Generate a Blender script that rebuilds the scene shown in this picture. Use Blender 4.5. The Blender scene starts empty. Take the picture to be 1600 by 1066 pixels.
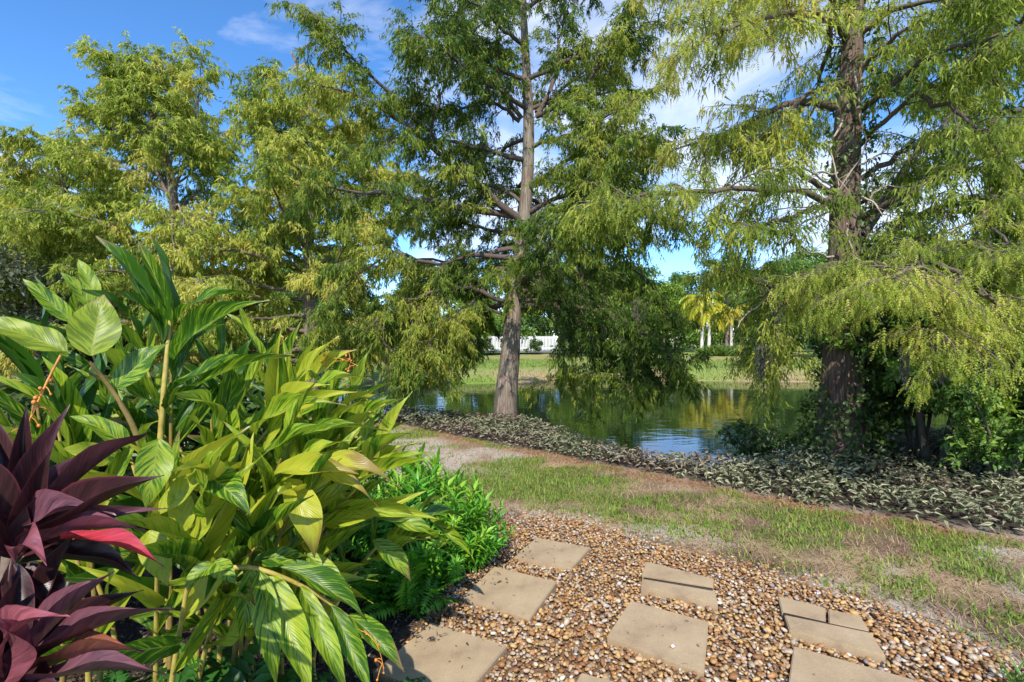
import bpy, bmesh, math
import numpy as np
from mathutils import Vector, Matrix

R = math.radians
sc = bpy.context.scene
C = sc.collection

# ------------------------------------------------------------------ camera
CAM_H, FPX, HOR = 1.4, 800.0, 530.0          # eye height, focal length in photo pixels, horizon row
cam_d = bpy.data.cameras.new('camera')
cam = bpy.data.objects.new('camera', cam_d); C.objects.link(cam)
cam.location = (0, 0, CAM_H); cam.rotation_euler = (R(90), 0, 0)
cam_d.sensor_width = 36; cam_d.lens = FPX / 1600 * 36
cam_d.shift_y = -3 / 1600
cam_d.clip_start = 0.05; cam_d.clip_end = 2000
sc.camera = cam

# ------------------------------------------------------------------ light
SUN_EL, SUN_AZ = R(44), R(6)                 # behind the viewer, a little to the left
sun_dir = Vector((-math.sin(SUN_AZ) * math.cos(SUN_EL), -math.cos(SUN_AZ) * math.cos(SUN_EL), math.sin(SUN_EL)))
world = bpy.data.worlds.new('World'); sc.world = world; world.use_nodes = True
nt = world.node_tree; nt.nodes.clear()
def N(t, typ, **kw):
    n = t.nodes.new(typ)
    for k, v in kw.items():
        if k.startswith('i_'):
            n.inputs[k[2:].replace('_', ' ')].default_value = v
        else:
            setattr(n, k, v)
    return n
def ramp(t, stops, interp='LINEAR'):
    n = t.nodes.new('ShaderNodeValToRGB'); cr = n.color_ramp; cr.interpolation = interp
    while len(cr.elements) < len(stops): cr.elements.new(0.5)
    for e, (p, c) in zip(cr.elements, stops):
        e.position = p; e.color = tuple(c) + (1,) if len(c) == 3 else c
    return n
sky = N(nt, 'ShaderNodeTexSky', sky_type='NISHITA', sun_disc=False)
sky.sun_elevation = SUN_EL; sky.sun_rotation = math.atan2(sun_dir.x, sun_dir.y)
sky.air_density = 0.8; sky.dust_density = 0.0; sky.ozone_density = 2.6; sky.altitude = 1800
tc = N(nt, 'ShaderNodeTexCoord')
mp = N(nt, 'ShaderNodeMapping'); mp.inputs['Scale'].default_value = (1.0, 1.0, 2.4)
mp.inputs['Location'].default_value = (9.1, 6.4, 3.3)
nz = N(nt, 'ShaderNodeTexNoise', i_Scale=1.7, i_Detail=9.0, i_Roughness=0.58, i_Distortion=0.5)
cr = ramp(nt, [(0.47, (0, 0, 0)), (0.70, (0.95, 0.95, 0.95))])
bgm = N(nt, 'ShaderNodeMixRGB'); bgm.inputs['Color2'].default_value = (3.1, 3.25, 3.6, 1)
bg = N(nt, 'ShaderNodeBackground', i_Strength=0.15)
wo = N(nt, 'ShaderNodeOutputWorld')
nt.links.new(tc.outputs['Generated'], mp.inputs['Vector']); nt.links.new(mp.outputs[0], nz.inputs['Vector'])
nt.links.new(nz.outputs['Fac'], cr.inputs[0]); nt.links.new(cr.outputs[0], bgm.inputs['Fac'])
hsv = N(nt, 'ShaderNodeHueSaturation', i_Saturation=1.2, i_Value=0.86); nt.links.new(sky.outputs[0], hsv.inputs['Color']); nt.links.new(hsv.outputs[0], bgm.inputs['Color1']); nt.links.new(bgm.outputs[0], bg.inputs['Color'])
nt.links.new(bg.outputs[0], wo.inputs['Surface'])

sl = bpy.data.lights.new('sun', 'SUN'); sl.energy = 2.4; sl.angle = R(0.53); sl.color = (1.0, 0.94, 0.84)
sun = bpy.data.objects.new('sun', sl); C.objects.link(sun)
sun.rotation_euler = sun_dir.to_track_quat('Z', 'Y').to_euler(); sun.location = (-8, -14, 22)

sc.view_settings.view_transform = 'Standard'; sc.view_settings.look = 'None'
sc.view_settings.exposure = 1.42; sc.view_settings.gamma = 1.0; sc.view_settings.use_curve_mapping = False
sc.render.engine = 'CYCLES'
sc.cycles.use_denoising = True
sc.cycles.max_bounces = 7; sc.cycles.diffuse_bounces = 4; sc.cycles.glossy_bounces = 3
sc.cycles.transmission_bounces = 4; sc.cycles.transparent_max_bounces = 4
sc.cycles.caustics_reflective = False; sc.cycles.caustics_refractive = False

# ------------------------------------------------------------------ helpers
rng = np.random.default_rng(7)
def P(u, v, d): return np.array([(u - 800) * d / FPX, d, CAM_H + (HOR - v) * d / FPX])
def G(u, v, z=0.0):
    d = FPX * (CAM_H - z) / (v - HOR); return np.array([(u - 800) * d / FPX, d, z])
def nrm(a): return a / np.maximum(np.linalg.norm(a, axis=-1, keepdims=True), 1e-9)
def tag(o, label=None, cat=None, group=None, kind=None):
    for k, v in (('label', label), ('category', cat), ('group', group), ('kind', kind)):
        if v: o[k] = v
    return o
def empty(name, loc, label, cat, group=None):
    o = bpy.data.objects.new(name, None); C.objects.link(o); o.location = loc; o.empty_display_size = 0.1
    return tag(o, label, cat, group)
def link(name, me, parent=None, loc=None):
    o = bpy.data.objects.new(name, me); C.objects.link(o)
    if parent: o.parent = parent
    if loc is not None: o.location = loc
    return o
def mesh(name, v, f, mat=None, col=None, uv=None, smooth=False):
    """v (n,3), f (m,3|4) or list of such arrays; col per vertex; uv per vertex"""
    fs = f if isinstance(f, list) else [f]
    me = bpy.data.meshes.new(name); v = np.asarray(v, np.float32)
    me.vertices.add(len(v)); me.vertices.foreach_set('co', v.ravel())
    loops = np.concatenate([np.asarray(a, np.int32).ravel() for a in fs])
    tot = np.concatenate([np.full(len(a), a.shape[1], np.int32) for a in fs])
    st = np.concatenate([[0], np.cumsum(tot)[:-1]]).astype(np.int32)
    me.loops.add(len(loops)); me.loops.foreach_set('vertex_index', loops)
    me.polygons.add(len(tot)); me.polygons.foreach_set('loop_start', st)
    if smooth: me.polygons.foreach_set('use_smooth', np.ones(len(tot), bool))
    if col is not None:
        ca = me.color_attributes.new('Col', 'FLOAT_COLOR', 'POINT')
        c4 = np.ones((len(v), 4), np.float32); c4[:, :3] = col; ca.data.foreach_set('color', c4.ravel())
    if uv is not None:
        ul = me.uv_layers.new(name='UVMap'); ul.data.foreach_set('uv', np.asarray(uv, np.float32)[loops].ravel())
    me.update(calc_edges=True)
    if mat: me.materials.append(mat)
    return me
class Buf:
    def __init__(s): s.v = []; s.f3 = []; s.f4 = []; s.c = []; s.n = 0
    def add(s, v, f, c=None):
        v = np.asarray(v, float).reshape(-1, 3); f = np.asarray(f, int)
        s.v.append(v); (s.f3 if f.shape[1] == 3 else s.f4).append(f + s.n)
        s.c.append(np.ones((len(v), 3)) * (np.asarray(c) if c is not None else 1.0)); s.n += len(v)
    def mesh(s, name, mat, smooth=False):
        fs = []
        if s.f3: fs.append(np.concatenate(s.f3))
        if s.f4: fs.append(np.concatenate(s.f4))
        return mesh(name, np.concatenate(s.v), fs, mat, np.concatenate(s.c), None, smooth)
def tubes(lines, rad, ns=4):
    """lines (N,K,3), rad (N,K) -> verts, quads"""
    Nn, K, _ = lines.shape
    t = np.gradient(lines, axis=1); t = nrm(t)
    ref = np.where(np.abs(t[..., 2:3]) > 0.9, np.array([1.0, 0, 0]), np.array([0, 0, 1.0]))
    a = nrm(np.cross(t, ref)); b = np.cross(t, a)
    th = np.arange(ns) / ns * 2 * np.pi
    off = a[:, :, None] * np.cos(th)[None, None, :, None] + b[:, :, None] * np.sin(th)[None, None, :, None]
    v = lines[:, :, None] + off * rad[:, :, None, None]
    idx = np.arange(Nn * K * ns).reshape(Nn, K, ns)
    q = np.stack([idx[:, :-1], np.roll(idx, -1, 2)[:, :-1], np.roll(idx, -1, 2)[:, 1:], idx[:, 1:]], -1).reshape(-1, 4)
    return v.reshape(-1, 3), q
def resample(pts, K):
    pts = np.asarray(pts, float); n = len(pts)
    e = np.concatenate([[2 * pts[0] - pts[1]], pts, [2 * pts[-1] - pts[-2]]])
    out = []
    for t in np.linspace(0, n - 1, K):
        i = min(int(t), n - 2); f = t - i; p0, p1, p2, p3 = e[i:i + 4]
        out.append(0.5 * (2 * p1 + (p2 - p0) * f + (2 * p0 - 5 * p1 + 4 * p2 - p3) * f * f + (3 * p1 - p0 - 3 * p2 + p3) * f ** 3))
    return np.array(out)
_tab = np.random.default_rng(3).random((256, 256))
def vnoise(x, y, s=1.0, o=0):
    x = np.asarray(x) * s + 37.1 * (o + 1); y = np.asarray(y) * s + 91.7 * (o + 1)
    i = np.floor(x).astype(int); j = np.floor(y).astype(int); fx = x - i; fy = y - j
    fx = fx * fx * (3 - 2 * fx); fy = fy * fy * (3 - 2 * fy)
    g = lambda a, b: _tab[a % 256, b % 256]
    return (g(i, j) * (1 - fx) + g(i + 1, j) * fx) * (1 - fy) + (g(i, j + 1) * (1 - fx) + g(i + 1, j + 1) * fx) * fy
def fbm(x, y, s=1.0, o=0, n=3):
    r = 0; a = 0.5; tot = 0
    for k in range(n): r = r + a * vnoise(x, y, s * 2 ** k, o + k); tot += a; a *= 0.5
    return r / tot
def inside(poly, x, y):
    poly = np.asarray(poly); c = np.zeros(np.shape(x), bool); j = len(poly) - 1
    for i in range(len(poly)):
        xi, yi = poly[i]; xj, yj = poly[j]
        c ^= ((yi > y) != (yj > y)) & (x < (xj - xi) * (y - yi) / (yj - yi + 1e-12) + xi); j = i
    return c
def sstep(a, b, x): t = np.clip((x - a) / (b - a), 0, 1); return t * t * (3 - 2 * t)

# ------------------------------------------------------------------ materials
def newmat(name):
    m = bpy.data.materials.new(name); m.use_nodes = True; t = m.node_tree; t.nodes.clear()
    o = t.nodes.new('ShaderNodeOutputMaterial'); return m, t, o
def leaf_mat(name, trans=0.4, rough=0.5, spec=0.3, boost=1.25):
    m, t, o = newmat(name)
    at = N(t, 'ShaderNodeAttribute', attribute_name='Col')
    p = N(t, 'ShaderNodeBsdfPrincipled', i_Roughness=rough); p.inputs['Specular IOR Level'].default_value = spec
    tr = N(t, 'ShaderNodeBsdfTranslucent'); mx = N(t, 'ShaderNodeMixShader', i_Fac=trans)
    mul = N(t, 'ShaderNodeMixRGB', blend_type='MULTIPLY'); mul.inputs[0].default_value = 1; mul.inputs[2].default_value = (boost, boost, boost * 0.7, 1)
    L = t.links.new
    L(at.outputs['Color'], p.inputs['Base Color']); L(at.outputs['Color'], mul.inputs[1]); L(mul.outputs[0], tr.inputs['Color'])
    L(p.outputs[0], mx.inputs[1]); L(tr.outputs[0], mx.inputs[2]); L(mx.outputs[0], o.inputs[0])
    return m
def col_mat(name, rough=0.85, nscale=8.0, namt=0.35, bump=0.3, bscale=40.0, spec=0.2, stretch=(1, 1, 1)):
    """vertex colour times noise, with fine relief"""
    m, t, o = newmat(name); L = t.links.new
    at = N(t, 'ShaderNodeAttribute', attribute_name='Col')
    tc = N(t, 'ShaderNodeTexCoord'); mp = N(t, 'ShaderNodeMapping'); mp.inputs['Scale'].default_value = stretch
    n1 = N(t, 'ShaderNodeTexNoise', i_Scale=nscale, i_Detail=6.0, i_Roughness=0.65)
    n2 = N(t, 'ShaderNodeTexNoise', i_Scale=bscale, i_Detail=5.0, i_Roughness=0.7)
    L(tc.outputs['Object'], mp.inputs[0]); L(mp.outputs[0], n1.inputs['Vector']); L(mp.outputs[0], n2.inputs['Vector'])
    r = ramp(t, [(0.25, (1 - namt,) * 3), (0.75, (1 + namt,) * 3)]); L(n1.outputs['Fac'], r.inputs[0])
    mul = N(t, 'ShaderNodeMixRGB', blend_type='MULTIPLY'); mul.inputs[0].default_value = 1
    L(at.outputs['Color'], mul.inputs[1]); L(r.outputs[0], mul.inputs[2])
    p = N(t, 'ShaderNodeBsdfPrincipled', i_Roughness=rough); p.inputs['Specular IOR Level'].default_value = spec
    L(mul.outputs[0], p.inputs['Base Color'])
    b = N(t, 'ShaderNodeBump', i_Strength=bump, i_Distance=0.02); L(n2.outputs['Fac'], b.inputs['Height']); L(b.outputs[0], p.inputs['Normal'])
    L(p.outputs[0], o.inputs[0]); return m
def flat_mat(name, c, rough=0.7, nscale=12, namt=0.2, bump=0.15):
    m, t, o = newmat(name); L = t.links.new
    tc = N(t, 'ShaderNodeTexCoord'); n1 = N(t, 'ShaderNodeTexNoise', i_Scale=nscale, i_Detail=6.0, i_Roughness=0.6)
    L(tc.outputs['Object'], n1.inputs['Vector'])
    r = ramp(t, [(0.25, tuple(x * (1 - namt) for x in c)), (0.75, tuple(min(1, x * (1 + namt)) for x in c))]); L(n1.outputs['Fac'], r.inputs[0])
    p = N(t, 'ShaderNodeBsdfPrincipled', i_Roughness=rough); L(r.outputs[0], p.inputs['Base Color'])
    b = N(t, 'ShaderNodeBump', i_Strength=bump, i_Distance=0.01); L(n1.outputs['Fac'], b.inputs['Height']); L(b.outputs[0], p.inputs['Normal'])
    L(p.outputs[0], o.inputs[0]); return m
def bark_mat(name, c1, c2, c3):
    m, t, o = newmat(name); L = t.links.new
    tc = N(t, 'ShaderNodeTexCoord'); mp = N(t, 'ShaderNodeMapping'); mp.inputs['Scale'].default_value = (1, 1, 0.07)
    n1 = N(t, 'ShaderNodeTexNoise', i_Scale=38, i_Detail=7.0, i_Roughness=0.68, i_Distortion=0.4)
    n2 = N(t, 'ShaderNodeTexNoise', i_Scale=3.2, i_Detail=4.0, i_Roughness=0.6)
    L(tc.outputs['Object'], mp.inputs[0]); L(mp.outputs[0], n1.inputs['Vector']); L(tc.outputs['Object'], n2.inputs['Vector'])
    r = ramp(t, [(0.30, tuple(x * 0.35 for x in c1)), (0.48, c1), (0.68, c2)]); L(n1.outputs['Fac'], r.inputs[0])
    r2 = ramp(t, [(0.42, (0, 0, 0)), (0.62, (1, 1, 1))]); L(n2.outputs['Fac'], r2.inputs[0])
    mx = N(t, 'ShaderNodeMixRGB'); mx.inputs[2].default_value = tuple(c3) + (1,)
    ml = N(t, 'ShaderNodeMath', operation='MULTIPLY'); ml.inputs[1].default_value = 0.55
    L(r2.outputs[0], ml.inputs[0]); L(ml.outputs[0], mx.inputs[0]); L(r.outputs[0], mx.inputs[1])
    p = N(t, 'ShaderNodeBsdfPrincipled', i_Roughness=0.9); p.inputs['Specular IOR Level'].default_value = 0.15
    L(mx.outputs[0], p.inputs['Base Color'])
    b = N(t, 'ShaderNodeBump', i_Strength=0.9, i_Distance=0.03); L(n1.outputs['Fac'], b.inputs['Height']); L(b.outputs[0], p.inputs['Normal'])
    L(p.outputs[0], o.inputs[0]); return m

M_fol = leaf_mat('cypress_foliage', 0.42, 0.6, 0.15)
M_broad = leaf_mat('broad_foliage', 0.35, 0.4, 0.4)
M_grass = leaf_mat('grass_blades', 0.35, 0.55, 0.2)
M_cover = leaf_mat('striped_cover', 0.25, 0.5, 0.2)
M_moss = leaf_mat('moss', 0.3, 0.9, 0.05, 1.0)
M_bark = bark_mat('cypress_bark', (0.19, 0.135, 0.105), (0.40, 0.33, 0.27), (0.25, 0.25, 0.19))
M_bark_red = bark_mat('red_cypress_bark', (0.15, 0.095, 0.075), (0.30, 0.21, 0.17), (0.21, 0.18, 0.14))
M_twig = col_mat('twig_bark', 0.9, 20, 0.3, 0.2)
M_ground = col_mat('soil_and_turf', 0.95, 110, 0.75, 0.7, 90.0, 0.1)
M_peb = col_mat('pebble', 0.55, 60, 0.28, 0.15, 220.0, 0.35)
M_mulch = col_mat('mulch', 0.9, 60, 0.3, 0.2, 200, 0.15)

# ------------------------------------------------------------------ ground, pond
near_pts = np.array([(-400, 30), (-40, 22), (-14, 17.5), (-8, 15.2), (-4.6, 12.6), (-2.0, 11.0), (-0.6, 10.6), (0.5, 9.6), (1.0, 8.0), (1.7, 7.1), (2.5, 6.7), (3.2, 7.0), (4.6, 8.0), (7, 9.0), (12, 10.5), (25, 13), (60, 20), (400, 40)])
WATER = -0.5
def ynear(x): return np.interp(x, near_pts[:, 0], near_pts[:, 1])
def yfar(x): return 22.3 + 0.09 * np.clip(x, -20, 80) + 0.8 * np.sin(x * 0.35) + np.maximum(0, np.abs(x) - 30) * 0.5
def height(x, y):
    tn = ynear(x) - y; tf = y - yfar(x)
    lawn = -0.05 * np.clip((y - 4) / 3, 0, 1) + 0.03 * (fbm(x, y, 0.9, 5) - 0.5) * np.clip((y - 3.8) / 1.0, 0, 1)
    zn = np.minimum(lawn, WATER + 0.02 + 0.42 * tn)
    zf = np.minimum(0.0 + 0.25 * (fbm(x, y, 0.15, 2) - 0.5), WATER + 0.02 + 0.28 * tf)
    pond = np.maximum(-1.6, WATER - 0.35 * np.minimum(-tn, -tf))
    return np.where(tn > 0, zn, np.where(tf > 0, zf, pond))
xs = np.concatenate([np.linspace(-600, -40, 15), np.linspace(-38, -9, 30), np.arange(-8.5, 10, 0.13), np.linspace(10.5, 40, 32), np.linspace(44, 600, 15)])
ys = np.concatenate([np.linspace(-60, -4, 8), np.arange(-3, 12.5, 0.13), np.arange(12.6, 34, 0.4), np.linspace(35, 90, 30), np.linspace(100, 900, 14)])
GX, GY = np.meshgrid(xs, ys)
GZ = height(GX, GY)
GRAVEL = np.array([(-0.75, 0.2), (-0.62, 1.6), (-0.50, 2.3), (-0.36, 2.8), (-0.17, 3.2), (-0.14, 3.6), (-0.10, 3.95), (0.25, 4.0), (0.50, 3.92), (0.89, 3.55), (1.38, 3.15), (1.66, 2.9), (1.98, 2.58), (2.10, 2.3), (2.2, 2.0), (2.5, 1.2), (2.8, 0.2)])
BED_F = np.array([(-9, 12.2), (-6, 10.6), (-3.8, 9.4), (-1.75, 8.5), (-0.4, 7.2), (0.4, 6.5), (1.08, 5.75), (1.8, 5.1), (2.3, 4.55), (3.0, 3.95), (3.6, 3.55), (4.6, 3.1), (6.5, 2.6)])   # front edge
def bed_front(x): return np.interp(x, BED_F[:, 0], BED_F[:, 1])
def gdist(x, y):  # rough signed distance beyond the gravel edge
    e = GRAVEL[5:]; d = np.full(np.shape(x), 1e9)
    for a, b in zip(e[:-1], e[1:]):
        ab = b - a; t = np.clip(((x - a[0]) * ab[0] + (y - a[1]) * ab[1]) / (ab @ ab), 0, 1)
        d = np.minimum(d, np.hypot(x - a[0] - t * ab[0], y - a[1] - t * ab[1]))
    return d
in_gr = inside(GRAVEL, GX, GY)
n1 = fbm(GX, GY, 1.3, 1); n2 = fbm(GX, GY, 3.1, 9)
straw = np.array([0.38, 0.275, 0.165]); dirt = np.array([0.19, 0.125, 0.09]); sand = np.array([0.52, 0.46, 0.40]); grn = np.array([0.16, 0.20, 0.05])
mul = np.array([0.055, 0.04, 0.032]); gsoil = np.array([0.22, 0.14, 0.085]); rust = np.array([0.30, 0.14, 0.07])
gc = straw + 0 * GX[..., None]
def mixc(c, k, w): return c * (1 - w[..., None]) + k * w[..., None]
gc = mixc(gc, dirt, sstep(0.36, 0.56, n2))
gc = mixc(gc, grn, sstep(0.5, 0.65, n1) * 0.7)
gd = gdist(GX, GY)
gc = mixc(gc, sand, sstep(0.5, 0.68, fbm(GX, GY, 1.7, 20)) * 0.85)
gc = mixc(gc, dirt * 0.7, (1 - sstep(0.10, 0.5, gd)) * sstep(0.45, 0.6, n2))
gc = mixc(gc, sand, (1 - sstep(0.05, 0.32, gd)) * sstep(0.42, 0.55, fbm(GX, GY, 2.3, 31)) * 0.9)
bf = bed_front(GX)
gc = mixc(gc, rust, (1 - sstep(0.05, 0.28, np.abs(GY - bf + 0.12))) * (GY < 13) * 0.8)
gc = mixc(gc, mul, sstep(0.0, 0.25, GY - bf) * (GY < 15))
gc = mixc(gc, gsoil, in_gr * 1.0)
mulch_z = (GX < -0.05) & (GX > -6) & (GY < 4.1) & ~in_gr
gc = mixc(gc, mul, mulch_z * sstep(0, 0.3, 4.1 - GY))
farw = sstep(-0.2, 1.2, GY - yfar(GX))
fl = mixc(np.array([0.17, 0.25, 0.05]) + 0 * GX[..., None], np.array([0.30, 0.27, 0.10]), sstep(0.4, 0.7, fbm(GX, GY, 0.25, 4)))
fl = mixc(fl, np.array([0.36, 0.26, 0.15]), (1 - sstep(0.4, 2.6, GY - yfar(GX))) * sstep(0.35, 0.55, fbm(GX, GY, 0.35, 14)))
gc = np.where((GY > yfar(GX) - 0.3)[..., None], fl, gc)
gc = np.where(((GY > ynear(GX) + 0.2) & (GY < yfar(GX) - 0.3))[..., None], np.array([0.05, 0.05, 0.03]), gc)
gc = np.where(((GX < -5) & (GY < ynear(GX)))[..., None], np.array([0.10, 0.11, 0.05]), gc)
nx, ny = len(xs), len(ys); idx = np.arange(nx * ny).reshape(ny, nx)
q = np.stack([idx[:-1, :-1], idx[:-1, 1:], idx[1:, 1:], idx[1:, :-1]], -1).reshape(-1, 4)
ground = link('ground', mesh('ground', np.stack([GX, GY, GZ], -1).reshape(-1, 3), q, M_ground, gc.reshape(-1, 3), smooth=True))
tag(ground, 'patchy ground of dry turf, soil and sand around the pond', 'ground', kind='structure')

# water
m, t, o = newmat('pond_water'); L = t.links.new
tcw = N(t, 'ShaderNodeTexCoord'); mpw = N(t, 'ShaderNodeMapping'); mpw.inputs['Scale'].default_value = (1.0, 2.2, 1)
nw = N(t, 'ShaderNodeTexNoise', i_Scale=1.1, i_Detail=4.0, i_Roughness=0.5, i_Distortion=0.3)
bw = N(t, 'ShaderNodeBump', i_Strength=0.055, i_Distance=0.1)
pw = N(t, 'ShaderNodeBsdfPrincipled', i_Roughness=0.025, i_IOR=1.33); pw.inputs['Base Color'].default_value = (0.030, 0.040, 0.016, 1)
pw.inputs['Specular IOR Level'].default_value = 0.9
L(tcw.outputs['Object'], mpw.inputs[0]); L(mpw.outputs[0], nw.inputs['Vector']); L(nw.outputs['Fac'], bw.inputs['Height'])
L(bw.outputs[0], pw.inputs['Normal']); L(pw.outputs[0], o.inputs[0]); M_water = m
wv = np.array([(-300, 4, WATER), (300, 4, WATER), (300, 120, WATER), (-300, 120, WATER)], float)
tag(link('pond_water', mesh('pond_water', wv, np.array([[0, 1, 2, 3]]), M_water)), 'still green pond reflecting trees and sky', 'pond', kind='structure')
GRND = lambda x, y: height(np.asarray(x, float), np.asarray(y, float))

# far road strip behind the left far bank
xr = np.linspace(-90, 8, 40); yr = 47 + 0.04 * xr
rv = np.stack([np.stack([xr, yr, 0.16 + 0 * xr], -1), np.stack([xr, yr + 5, 0.16 + 0 * xr], -1)], 1).reshape(-1, 3)
ri = np.arange(len(xr) - 1)
rq = np.stack([2 * ri, 2 * ri + 2, 2 * ri + 3, 2 * ri + 1], -1)
M_road = flat_mat('asphalt', (0.20, 0.20, 0.21), 0.9, 6, 0.15)
tag(link('road', mesh('road', rv, rq, M_road)), 'pale grey road beyond the far bank of the pond', 'road', kind='structure')

M_white = flat_mat('white_paint', (0.62, 0.62, 0.60), 0.5, 5, 0.05, 0.05)
def boxm(name, lo, hi, mat, bev=0.0):
    lo = np.array(lo, float); hi = np.array(hi, float); bm = bmesh.new()
    bmesh.ops.create_cube(bm, size=1.0)
    for vv in bm.verts: vv.co = Vector((lo + hi) / 2 + np.array(vv.co) * (hi - lo))
    if bev: bmesh.ops.bevel(bm, geom=bm.edges[:], offset=bev, segments=1, affect='EDGES')
    me = bpy.data.meshes.new(name); bm.to_mesh(me); bm.free(); me.materials.append(mat); return me

# ------------------------------------------------------------------ foliage tools
def spray(buf, pos, d, Ln, W, col, sag=0.15):
    n = len(pos); s = nrm(np.cross(d, rng.normal(size=(n, 3))))
    mid = pos + d * (Ln * 0.42)[:, None]
    tip = pos + d * Ln[:, None]; tip[:, 2] -= sag * Ln
    v = np.stack([pos, mid + s * (W / 2)[:, None], tip, mid - s * (W / 2)[:, None]], 1).reshape(-1, 3)
    i = np.arange(n)[:, None] * 4
    f = np.concatenate([i + np.array([0, 1, 2]), i + np.array([0, 2, 3])])
    buf.add(v, f, np.repeat(col, 4, 0))
def comb(buf, pos, d, Ln, W, col, n_l=6):
    """feather: thin rachis with pairs of fine leaflets"""
    n = len(pos); s = nrm(np.cross(d, rng.normal(size=(n, 3)) * 0.6 + np.array([0, 0, 1.0])))
    for k in range(n_l):
        tt = 0.08 + 0.9 * k / n_l; wk = W * (1 - 0.55 * abs(tt - 0.35) * 1.6)
        b = pos + d * (Ln * tt)[:, None]; b[:, 2] -= 0.18 * Ln * tt ** 2
        for sg in (-1, 1):
            tip = b + s * (sg * wk / 2)[:, None] + d * (Ln * 0.16)[:, None]; tip[:, 2] -= 0.10 * Ln * tt
            b2 = b + d * (Ln * 0.14)[:, None]
            v = np.stack([b, b2, tip], 1).reshape(-1, 3)
            buf.add(v, np.arange(n * 3).reshape(-1, 3), np.repeat(col, 3, 0))
def needle(buf, pos, d, Ln, W, col, sag=0.15):
    n = len(pos); s = nrm(np.cross(d, rng.normal(size=(n, 3))))
    b = pos + d * (Ln * 0.12)[:, None]; tip = pos + d * Ln[:, None]; tip[:, 2] -= sag * Ln
    v = np.stack([b + s * (W * 0.5)[:, None], tip, b - s * (W * 0.5)[:, None]], 1).reshape(-1, 3)
    buf.add(v, np.arange(n * 3).reshape(-1, 3), np.repeat(col, 3, 0))
def leaves(buf, pos, d, up, Ln, W, col, fold=0.25):
    """ovate leaf of four triangles folded on the midrib"""
    n = len(pos); s = nrm(np.cross(d, up)); u2 = np.cross(s, d)
    tip = pos + d * Ln[:, None] - u2 * (Ln * 0.22)[:, None]; mid = pos + d * (Ln * 0.45)[:, None]
    lift = u2 * (W * fold)[:, None]
    v = np.stack([pos, mid + s * (W / 2)[:, None] + lift, tip, mid - s * (W / 2)[:, None] + lift, mid], 1).reshape(-1, 3)
    i = np.arange(n)[:, None] * 5
    f = np.concatenate([i + np.array(a) for a in ([0, 1, 4], [1, 2, 4], [0, 4, 3], [4, 2, 3])])
    c = np.repeat(col, 5, 0)
    buf.add(v, f, c)
def spawn(par, m, t0, t1, L0, L1, ang, droop, K, flat=0.35, up=0.0):
    """children of polylines par (N,K,3)"""
    Nn, Kp, _ = par.shape
    t = (np.arange(m) + rng.random((Nn, m))) / m * (t1 - t0) + t0
    x = t * (Kp - 1); i = np.minimum(x.astype(int), Kp - 2); f = (x - i)[..., None]
    a = np.take_along_axis(par, i[..., None], 1); b = np.take_along_axis(par, (i + 1)[..., None], 1)
    pos = a * (1 - f) + b * f; tan = nrm(b - a)
    side = nrm(np.cross(tan, np.array([0, 0, 1.0])) + rng.normal(size=tan.shape) * flat)
    sg = np.where((np.arange(m) % 2 == 0), 1, -1)[None, :, None]
    an = ang * (0.75 + 0.5 * rng.random((Nn, m, 1)))
    d = nrm(tan * np.cos(an) + side * sg * np.sin(an) + np.array([0, 0, up]))
    ln = (L0 + (L1 - L0) * rng.random((Nn, m, 1))) * (1.0 - 0.55 * t[..., None])
    pts = [pos]; p = pos
    for k in range(1, K):
        d = nrm(d + np.array([0, 0, -droop]) / (K - 1) * 1.0 + rng.normal(size=d.shape) * 0.10)
        p = p + d * ln / (K - 1); pts.append(p)
    return np.stack(pts, 2).reshape(-1, K, 3)
def pal(cols, w, n): 
    cols = np.array(cols); k = rng.choice(len(cols), n, p=np.array(w) / sum(w)); return cols[k]
GREEN = [(0.05, 0.10, 0.016), (0.11, 0.185, 0.026), (0.21, 0.285, 0.038), (0.34, 0.36, 0.055)]
LIGHT = [(0.16, 0.23, 0.03), (0.31, 0.38, 0.055), (0.46, 0.50, 0.085), (0.54, 0.47, 0.11)]
GOLD = [(0.15, 0.17, 0.025), (0.28, 0.25, 0.04), (0.40, 0.29, 0.06), (0.46, 0.27, 0.07)]
def along(lines, n, t0=0.1):
    Nn, K, _ = lines.shape
    t = t0 + (1 - t0) * rng.random((Nn, n)); x = t * (K - 1); i = np.minimum(x.astype(int), K - 2); f = (x - i)[..., None]
    a = np.take_along_axis(lines, i[..., None], 1); b = np.take_along_axis(lines, (i + 1)[..., None], 1)
    return (a * (1 - f) + b * f), nrm(b - a), t
def trunk_mesh(name, pts, rad, mat, flare=0.18, ns=22, K=46, flutes=7, seed=0):
    line = resample(pts, K); r = np.interp(np.linspace(0, 1, K), np.linspace(0, 1, len(rad)), rad)
    th = np.arange(ns) / ns * 2 * np.pi; z = np.linspace(0, 1, K)
    h = line[:, 2] - line[0, 2]
    fl = 1 + flare * np.exp(-h / 0.35)[:, None] * (0.6 + 0.4 * np.cos(flutes * th + seed)[None])
    rough = 1 + 0.05 * np.sin(9 * th + seed + 1.5 * np.sin(h * 1.3)[:, None]) + 0.05 * (vnoise(th[None] * 3 + seed, h[:, None] * 1.5, 1) - 0.5)
    tt = nrm(np.gradient(line, axis=0)); a = nrm(np.cross(tt, np.array([0, 1.0, 0.0]))); b = np.cross(tt, a)
    v = line[:, None] + (a[:, None] * np.cos(th)[None, :, None] + b[:, None] * np.sin(th)[None, :, None]) * (r[:, None] * fl * rough)[..., None]
    idx = np.arange(K * ns).reshape(K, ns)
    q = np.stack([idx[:-1], idx[1:], np.roll(idx, -1, 1)[1:], np.roll(idx, -1, 1)[:-1]], -1).reshape(-1, 4)
    return v.reshape(-1, 3), q, line, r
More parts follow.
